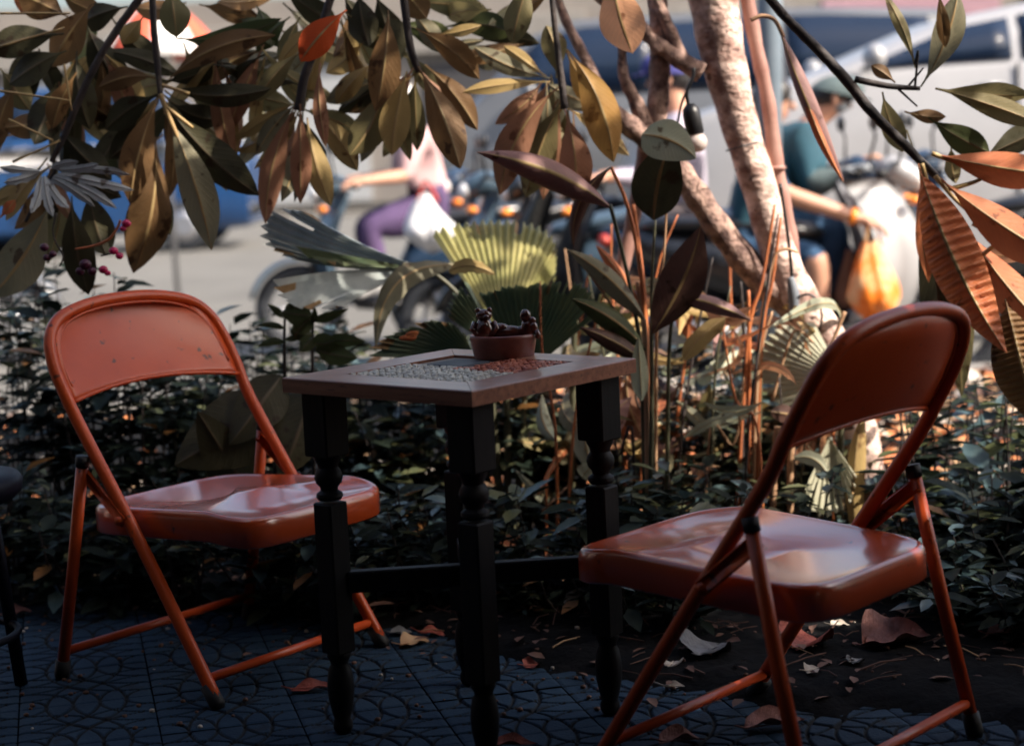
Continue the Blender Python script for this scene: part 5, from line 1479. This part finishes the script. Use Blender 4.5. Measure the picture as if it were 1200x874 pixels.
    A = np.array([pts[a] for a, b_, g in seg]); B = np.array([pts[b_] for a, b_, g in seg]); D = B - A; LL = (D ** 2).sum(1) + 1e-9
    idx = []
    for p in bm_.polygons:
        c = np.array(p.center)
        f = np.clip(((c - A) * D).sum(1) / LL, 0, 1)
        d = ((A + D * f[:, None] - c) ** 2).sum(1)
        idx.append(tags.index(seg[int(d.argmin())][2]))
    bm_.polygons.foreach_set('material_index', idx)
    bm_.polygons.foreach_set('use_smooth', [True] * len(idx))
    bo = bpy.data.objects.new('body', bm_); COL.objects.link(bo); adopt(bo, t)
    fx = V(J.get('face', (1, 0, 0))).normalized(); sx = hdir.cross(fx).normalized()
    hc = hd + hdir * .02
    for s_ in (-1, 1):
        b = MB(); b.blob(hc + fx * .082 + sx * (.031 * s_) + hdir * .004, (.012, .012, .009), n=6); b.build('eye', M['eye'], t, local=True)
        b = MB(); b.blob(hc + sx * (.084 * s_) - hdir * .01, (.016, .010, .03), n=6); b.build('ear', M[cloth.get('skin', 'skin')], t, local=True)
    b = MB(); b.tube([hc + fx * .082 + hdir * .01, hc + fx * .105 - hdir * .028, hc + fx * .088 - hdir * .036], [.007, .015, .009], 8); b.build('nose', M[cloth.get('skin', 'skin')], t, local=True)
    b = MB(); b.blob(hc + fx * .080 - hdir * .062, (.012, .026, .008), n=6); b.build('mouth', M['dry_red'], t, local=True)
    R = Matrix((fx, sx, hdir)).transposed()
    if helmet:
        b = MB(); n = 12
        vs = []
        for i in range(n // 2 + 2):
            ph = (PI / 2 + .15) * i / (n // 2 + 1)
            for j in range(24):
                th_ = 2 * PI * j / 24
                vs.append(hc + R @ V((.122 * math.sin(ph) * math.cos(th_), .108 * math.sin(ph) * math.sin(th_), .030 + .100 * math.cos(ph))))
        b.add(vs, [(i * 24 + j, (i + 1) * 24 + j, (i + 1) * 24 + (j + 1) % 24, i * 24 + (j + 1) % 24) for i in range(n // 2 + 1) for j in range(24)])
        b.build('helmet', M[helmet], t, local=True)
        b = MB(); b.box(hc + R @ V((.130, 0, .026)), (.075, .15, .008), mtx=R @ Matrix.Rotation(.2, 3, 'Y'), bev=.003); b.build('visor', M[helmet], t, local=True)
    if hair:
        b = MB(); b.blob(hc + R @ V((-.018, 0, .018)), (.092, .090, .098), n=10, jit=.02, rot=R); b.build('hair', M['hair'], t, local=True)
    if extras:
        extras(t, hc, R, fx, sx, hdir)
    return t


def rider(lean=.15, seat=.80, dx=0.0, low=0.0, spread=.0):
    """seated on a scooter, facing +x"""
    def L(h_, fwd=0, y=0):
        return V((-.22 + dx + math.sin(lean) * h_ + fwd, y, seat + math.cos(lean) * h_))
    J = dict(pelvis=(-.22 + dx, 0, seat + .06), chest=L(.42), neck=L(.60, .02), head=L(.72, .05), face=(1, 0, -lean * .5))
    for s_, k in ((1, 'L'), (-1, 'R')):
        J['sh' + k] = L(.50, .01, s_ * .185)
        J['el' + k] = L(.26, .14, s_ * .27)
        J['wr' + k] = (.22, s_ * .355, 1.02)
        J['hip' + k] = (-.18 + dx, s_ * .10, seat + .03)
        J['kn' + k] = (.20 + dx * .5, s_ * (.17 + spread), .74 - low)
        J['an' + k] = (.14, s_ * .17, .40 - low * .5)
        J['to' + k] = (.30, s_ * .18, .345 - low * .3)
    return J


# scooter and riders on the right
pA = sc_at(912, 8.75)
scooter(pA, .06, 'dark blue scooter ridden by the person in the teal jacket', 'darkblue')
def maskA(t, hc, R, fx, sx, hd):
    b = MB(); b.blob(hc + fx * .055 - hd * .045, (.052, .066, .045), n=10, rot=R); b.build('face_mask', M['grey_cloth'], t, local=True)
    b = MB(); b.blob(hc + fx * .072 + hd * .008, (.024, .074, .020), n=8, rot=R); b.build('sunglasses', M['black'], t, local=True)
J = rider(lean=.55, seat=.72, dx=.05)
for k in 'LR': J['wr' + k] = (.22, .34 * (1 if k == 'L' else -1), .99)
person('rider in teal jacket and grey gloves with dark glasses, leaning over the handlebars', pA, .06, J, dict(top='teal', sleeve='teal', fore='greygreen_cloth', hand='grey_cloth', legs='denim', shin='denim', shoe='black'), helmet='greygreen_cloth', extras=maskA, bulk=1.75)
pB = sc_at(948, 8.45)
scooter(pB, -.08, 'scooter with a white leg shield beside the orange bag', 'black', shield='white', wrap=.24)
J = rider(lean=.12, seat=.60, dx=-.08, low=.10)
J['elR'] = V((-.12, -.32, .92)); J['wrR'] = V((.20, -.30, .80)); J['knR'] = V((.02, -.27, .64)); J['anR'] = V((.02, -.22, .22)); J['toR'] = V((.15, -.24, .16))
def band(t, hc, R, fx, sx, hd):
    d = (J['wrR'] - J['elR']).normalized(); c = J['wrR'] - d * .02
    b = MB(); b.tube([c - d * .014, c + d * .014], .040, 12); b.build('wristband', M['lens_orange'], t, local=True)
person('person in blue shirt and shorts with orange wristband on the white fronted scooter', pB, -.15, J, dict(top='teal', sleeve='denim', legs='denim', shin='skin', shoe='black'), extras=band)
bg = thing('bag', 'crumpled orange bag hanging in front of the white leg shield', 'bag', V((at(1024, 340, 8.1).x, 8.1, RZ + .3)))
def sack(parent, c, rx, ry, rz_, m, seed):
    r_ = random.Random(seed); b = MB(); n, k = 20, 40; vs = []
    ph1, ph2 = r_.uniform(0, 6), r_.uniform(0, 6)
    for i in range(n + 1):
        f = i / n                                   # 0 bottom .. 1 top
        w_ = (math.sin(min(1, f * 1.9) * PI / 2) ** .7) * (1 - .80 * max(0, f - .35) / .65)
        for j in range(k):
            a = 2 * PI * j / k
            fold_ = 1 + (.05 + .16 * f) * math.sin(6 * a + ph1 + 2 * f) * .6 + .07 * math.sin(3 * a + 7 * f + ph2) + .05 * math.sin(11 * a - 5 * f)
            vs.append(c + V((rx * w_ * fold_ * math.cos(a) + .12 * rx * math.sin(4 * f + ph1), ry * w_ * fold_ * math.sin(a), rz_ * (2 * f - 1) - .05 * rz_ * math.cos(2 * a + ph2))))
    b.add(vs, [(i * k + j, i * k + (j + 1) % k, (i + 1) * k + (j + 1) % k, (i + 1) * k + j) for i in range(n) for j in range(k)] + [tuple(range(k))[::-1]])
    b.build('sack', M[m], parent)
c = at(1024, 335, 8.1)
sack(bg, c, .125, .10, .20, 'orange_bag', 3)
b = MB(); b.tube(spline([c + V((-.04, 0, .18)), c + V((0, 0, .30)), c + V((.04, 0, .18))], 5), .006, 6); b.build('handle', M['orange_bag'], bg)
# lavender person
pC = sc_at(775, 8.9)
scooter(pC, PI - .1, 'black and red scooter under the person in lavender', 'red', seatm='black', shield='black')
person('person in a loose lavender shirt and pale trousers seated behind the bare branches', pC, PI - .1, rider(lean=.05, seat=.74, dx=.08), dict(top='lavender', sleeve='lavender', fore='lavender', legs='beige_cloth', shin='beige_cloth', shoe='black'), helmet='indigo', bulk=1.4)
# pink rider further back
pD = sc_at(464, 11.0)
scooter(pD, PI + .15, 'dark blue scooter ridden by the person in pink', 'darkblue', shield='bluegrey')
person('rider in a pink shirt and purple trousers behind the hanging leaves', pD, PI + .15, rider(lean=.2, seat=.78), dict(top='pink_cloth', sleeve='pink_cloth', legs='purple_cloth', shin='purple_cloth', shoe='white_cloth'), helmet='white_cloth', bulk=1.35)
wbg = thing('bag', 'bulging white bag hanging beside the purple trousers', 'bag', V((at(502, 262, 10.4).x, 10.4, .3)))
sack(wbg, at(502, 262, 10.4), .155, .11, .165, 'white_bag', 8)
b = MB(); q_ = at(502, 264, 10.4); b.tube(spline([q_ + V((-.06, 0, .13)), q_ + V((0, 0, .25)), q_ + V((.06, 0, .13))], 5), .01, 6); b.build('handle', M['paint_red'], wbg)
# parked blue grey scooters in the middle and at the left
scooter(sc_at(652, 9.7), PI + .05, 'parked blue grey scooter in the middle of the road behind the fan palm', 'bluegrey', seatm='bluegrey')
scooter(sc_at(600, 11.4), PI + .5, 'dark scooter standing at an angle behind the blue grey one', 'black', shield='darkblue')
scooter(sc_at(705, 9.0), PI - .35, 'black scooter nearest the kerb behind the ginger stalks', 'black', seatm='bluegrey')
scooter(sc_at(1165, 9.9), PI, 'black scooter parked in front of the white car at the right', 'black', shield='darkblue')
scooter(sc_at(-118, 11.0), 0, 'scooter at the left edge with only its front wheel in view', 'silver', shield='silver')


# ================================================================== VEHICLES
def car(name, label, cat, loc, rz, stations, paint, win, wheels, W, two=None):
    """stations: (x, z_bottom, z_belt, z_roof, tumble) along the length; win: list of (x0, x1) side windows"""
    t = thing(name, label, cat, loc, rz)
    def sec(st):
        x, zb, zl, zr, tw = st
        hw = W / 2
        half = [(0.0, zb), (hw * .82, zb), (hw * .97, zb + .10), (hw, zb + .35 * (zl - zb)), (hw * .99, zl - .05), (hw * .965, zl), (hw * (.965 - .5 * tw), zl + .5 * (zr - zl)), (hw * (.94 - tw), zr - .06), (hw * (.84 - tw), zr - .012), (0, zr)]
        return [(x, y, z) for y, z in half] + [(x, -y, z) for y, z in half[-2:0:-1]]
    b = MB(); S_ = [sec(s_) for s_ in stations]; n = len(S_[0])
    vs = [p for s_ in S_ for p in s_]
    fs, fm = [], []
    for i in range(len(S_) - 1):
        for j in range(n):
            fs.append((i * n + j, i * n + (j + 1) % n, (i + 1) * n + (j + 1) % n, (i + 1) * n + j))
    fs += [tuple(range(n)), tuple((len(S_) - 1) * n + j for j in range(n))[::-1]]
    b.add(vs, fs); b.build('body', M['paint_' + paint], t, local=True, angle=50)
    def interp(x):
        for a, c in zip(stations, stations[1:]):
            lo, hi_ = min(a[0], c[0]), max(a[0], c[0])
            if lo <= x <= hi_:
                f = (x - a[0]) / (c[0] - a[0]); return [a[k] + (c[k] - a[k]) * f for k in range(5)]
        return stations[0]
    for x0, x1 in win:
        for s_ in (-1, 1):
            b = MB(); hw = W / 2; K = 8; vs = []
            for k in range(K + 1):
                x = x0 + (x1 - x0) * k / K
                _, zb, zl, zr, tw = interp(x)
                z0, z1 = zl + .015, max(zl + .02, zr - .075)
                for f in (0, .5, 1):
                    z = z0 + (z1 - z0) * f
                    zm = zl + .5 * (zr - zl)
                    if z < zm: yy = hw * (.965 - .5 * tw * (z - zl) / (zm - zl))
                    else: yy = hw * (.965 - .5 * tw - (.5 * tw + .025) * (z - zm) / max(.02, zr - .06 - zm))
                    vs.append((x, s_ * (yy + .014), max(z, z0)))
            fs = [(k * 3 + f, (k + 1) * 3 + f, (k + 1) * 3 + f + 1, k * 3 + f + 1) for k in range(K) for f in range(2)]
            b.add(vs, fs if s_ < 0 else [q_[::-1] for q_ in fs]); o = b.build('window', M['glass'], t, local=True); sm = o.modifiers.new('t', 'SOLIDIFY'); sm.thickness = .004
    for x in wheels:
        for s_ in (-1, 1):
            b = MB(); b.lathe([(.20, -.11), (.30, -.11), (.335, -.08), (.335, .08), (.30, .11), (.20, .11)], (x, s_ * (W / 2 - .10), .335), 28, axis='Y'); wo = b.build('wheel', M['tyre'], t, local=True)
            b = MB(); b.lathe([(.02, .0), (.10, .01), (.195, .0), (.2, -.01)], (x, s_ * (W / 2 - .10) + s_ * .115, .335), 20, axis='Y'); b.build('rim', M['chrome'], wo, local=True)
    for s_ in (-1, 1):
        x = stations[0][0]
        b = MB(); b.blob((x + .03, s_ * W * .36, stations[0][1] + .42), (.05, .14, .08), n=8); b.build('headlight', M['lens_white'], t, local=True)
        x = stations[-1][0]
        b = MB(); b.blob((x - .03, s_ * W * .38, stations[-1][1] + .55), (.05, .09, .14), n=8); b.build('tail_light', M['paint_red'], t, local=True)
    for k_, (x0, x1) in enumerate(win):
        _, zb, zl, zr, tw = interp(x1 + .02)
        for s_ in (-1, 1):
            b = MB(); b.box((x1 + .02, s_ * (W / 2 + .002), (zb + .2 + zl) / 2), (.014, .012, zl - zb - .22)); b.build('door_seam', M['paint_black'], t, smooth=False, local=True)
            b = MB(); b.box((x1 - .14, s_ * (W / 2 + .012), zl - .14), (.18, .03, .03), bev=.008); b.build('door_handle', M['chrome'], t, local=True)
    x0 = win[0][0]; _, zb, zl, zr, tw = interp(x0)
    for s_ in (-1, 1):
        b = MB(); b.blob((x0 + .05, s_ * (W / 2 + .12), zl + .08), (.07, .11, .08), n=8); b.build('wing_mirror', M['paint_' + paint], t, local=True)
    b = MB(); b.box((stations[0][0] + .02, 0, stations[0][1] + .14), (.10, W * .92, .16), bev=.03); b.build('bumper', M['paint_black'], t, local=True)
    if two:
        for s_ in (-1, 1):
            b = MB(); b.box((two[0], s_ * (W / 2 + .004), two[2]), (two[1], .02, two[3]), bev=.005); b.build('side_stripe', M['paint_' + two[4]], t, local=True)
    return t


# white car top right: front tip of its side window at px 1015, y ~65
suv = [(-2.35, .34, .95, 1.00, .0), (-2.25, .26, 1.20, 1.24, .02), (-1.45, .24, 1.44, 1.47, .02), (-1.05, .24, 1.52, 1.60, .04), (-.45, .24, 1.54, 1.83, .10), (.1, .24, 1.55, 1.92, .13), (1.0, .24, 1.56, 1.95, .13), (1.7, .24, 1.57, 1.92, .13),
       (2.1, .26, 1.56, 1.78, .11), (2.3, .32, 1.3, 1.36, .05)]
xw = at(1014, 66, 10.9).x
car('white_car', 'white car with dark side windows beyond the ridged leaves', 'car', (xw + .98, 11.85, RZ), .0, suv, 'white', [(-1.0, -.10), (-.04, .84), (.9, 1.8)], (-1.4, 1.4), 1.9)
van = [(-2.3, .35, 1.0, 1.06, 0), (-2.25, .28, 1.15, 1.25, .02), (-1.75, .24, 1.45, 1.55, .05), (-1.25, .24, 1.52, 2.05, .10), (-.9, .24, 1.54, 2.16, .11), (1.0, .24, 1.54, 2.18, .11), (2.1, .24, 1.52, 2.12, .11), (2.3, .3, 1.3, 1.5, .06)]
xv = at(812, 100, 14.6).x
car('silver_van', 'silver van with a dark window band behind the parked scooter', 'van', (xv, 15.5, RZ), 0, van, 'silver', [(-1.35, -.3), (-.24, .7), (.76, 1.9)], (-1.45, 1.45), 1.9)
xb = at(290, 230, 23.5).x
car('blue_van', 'bright blue van with a white side stripe far across the road', 'van', (xb - 2.3, 24.5, RZ), PI, van, 'blue', [(-1.35, -.3), (-.24, .7), (.76, 1.9)], (-1.45, 1.45), 1.9, two=(.2, 3.4, 1.28, .26, 'white'))
# red and white parasol far left
xq = at(190, 80, 16.0).x
pr = thing('parasol', 'orange red and white striped parasol beyond the dark leaves', 'parasol', (xq, 16, RZ))
b = MB(); b.tube([(xq, 16, RZ), (xq, 16, 2.45)], .025, 8); b.build('pole', M['chrome'], pr)
for k in range(8):
    b = MB(); K = 5; vs = []
    for i in range(6):
        f = i / 5; r = .02 + .55 * f
        for j in range(K):
            a = 2 * PI * (k + j / (K - 1)) / 8
            vs.append((xq + r * math.cos(a), 16 + r * math.sin(a), 2.45 - .50 * f ** 1.6))
    b.add(vs, [(i * K + j, (i + 1) * K + j, (i + 1) * K + j + 1, i * K + j + 1) for i in range(5) for j in range(K - 1)])
    o = b.build('canopy_panel', M['red_cloth' if k % 2 else 'white_cloth'], pr); sm = o.modifiers.new('t', 'SOLIDIFY'); sm.thickness = .004
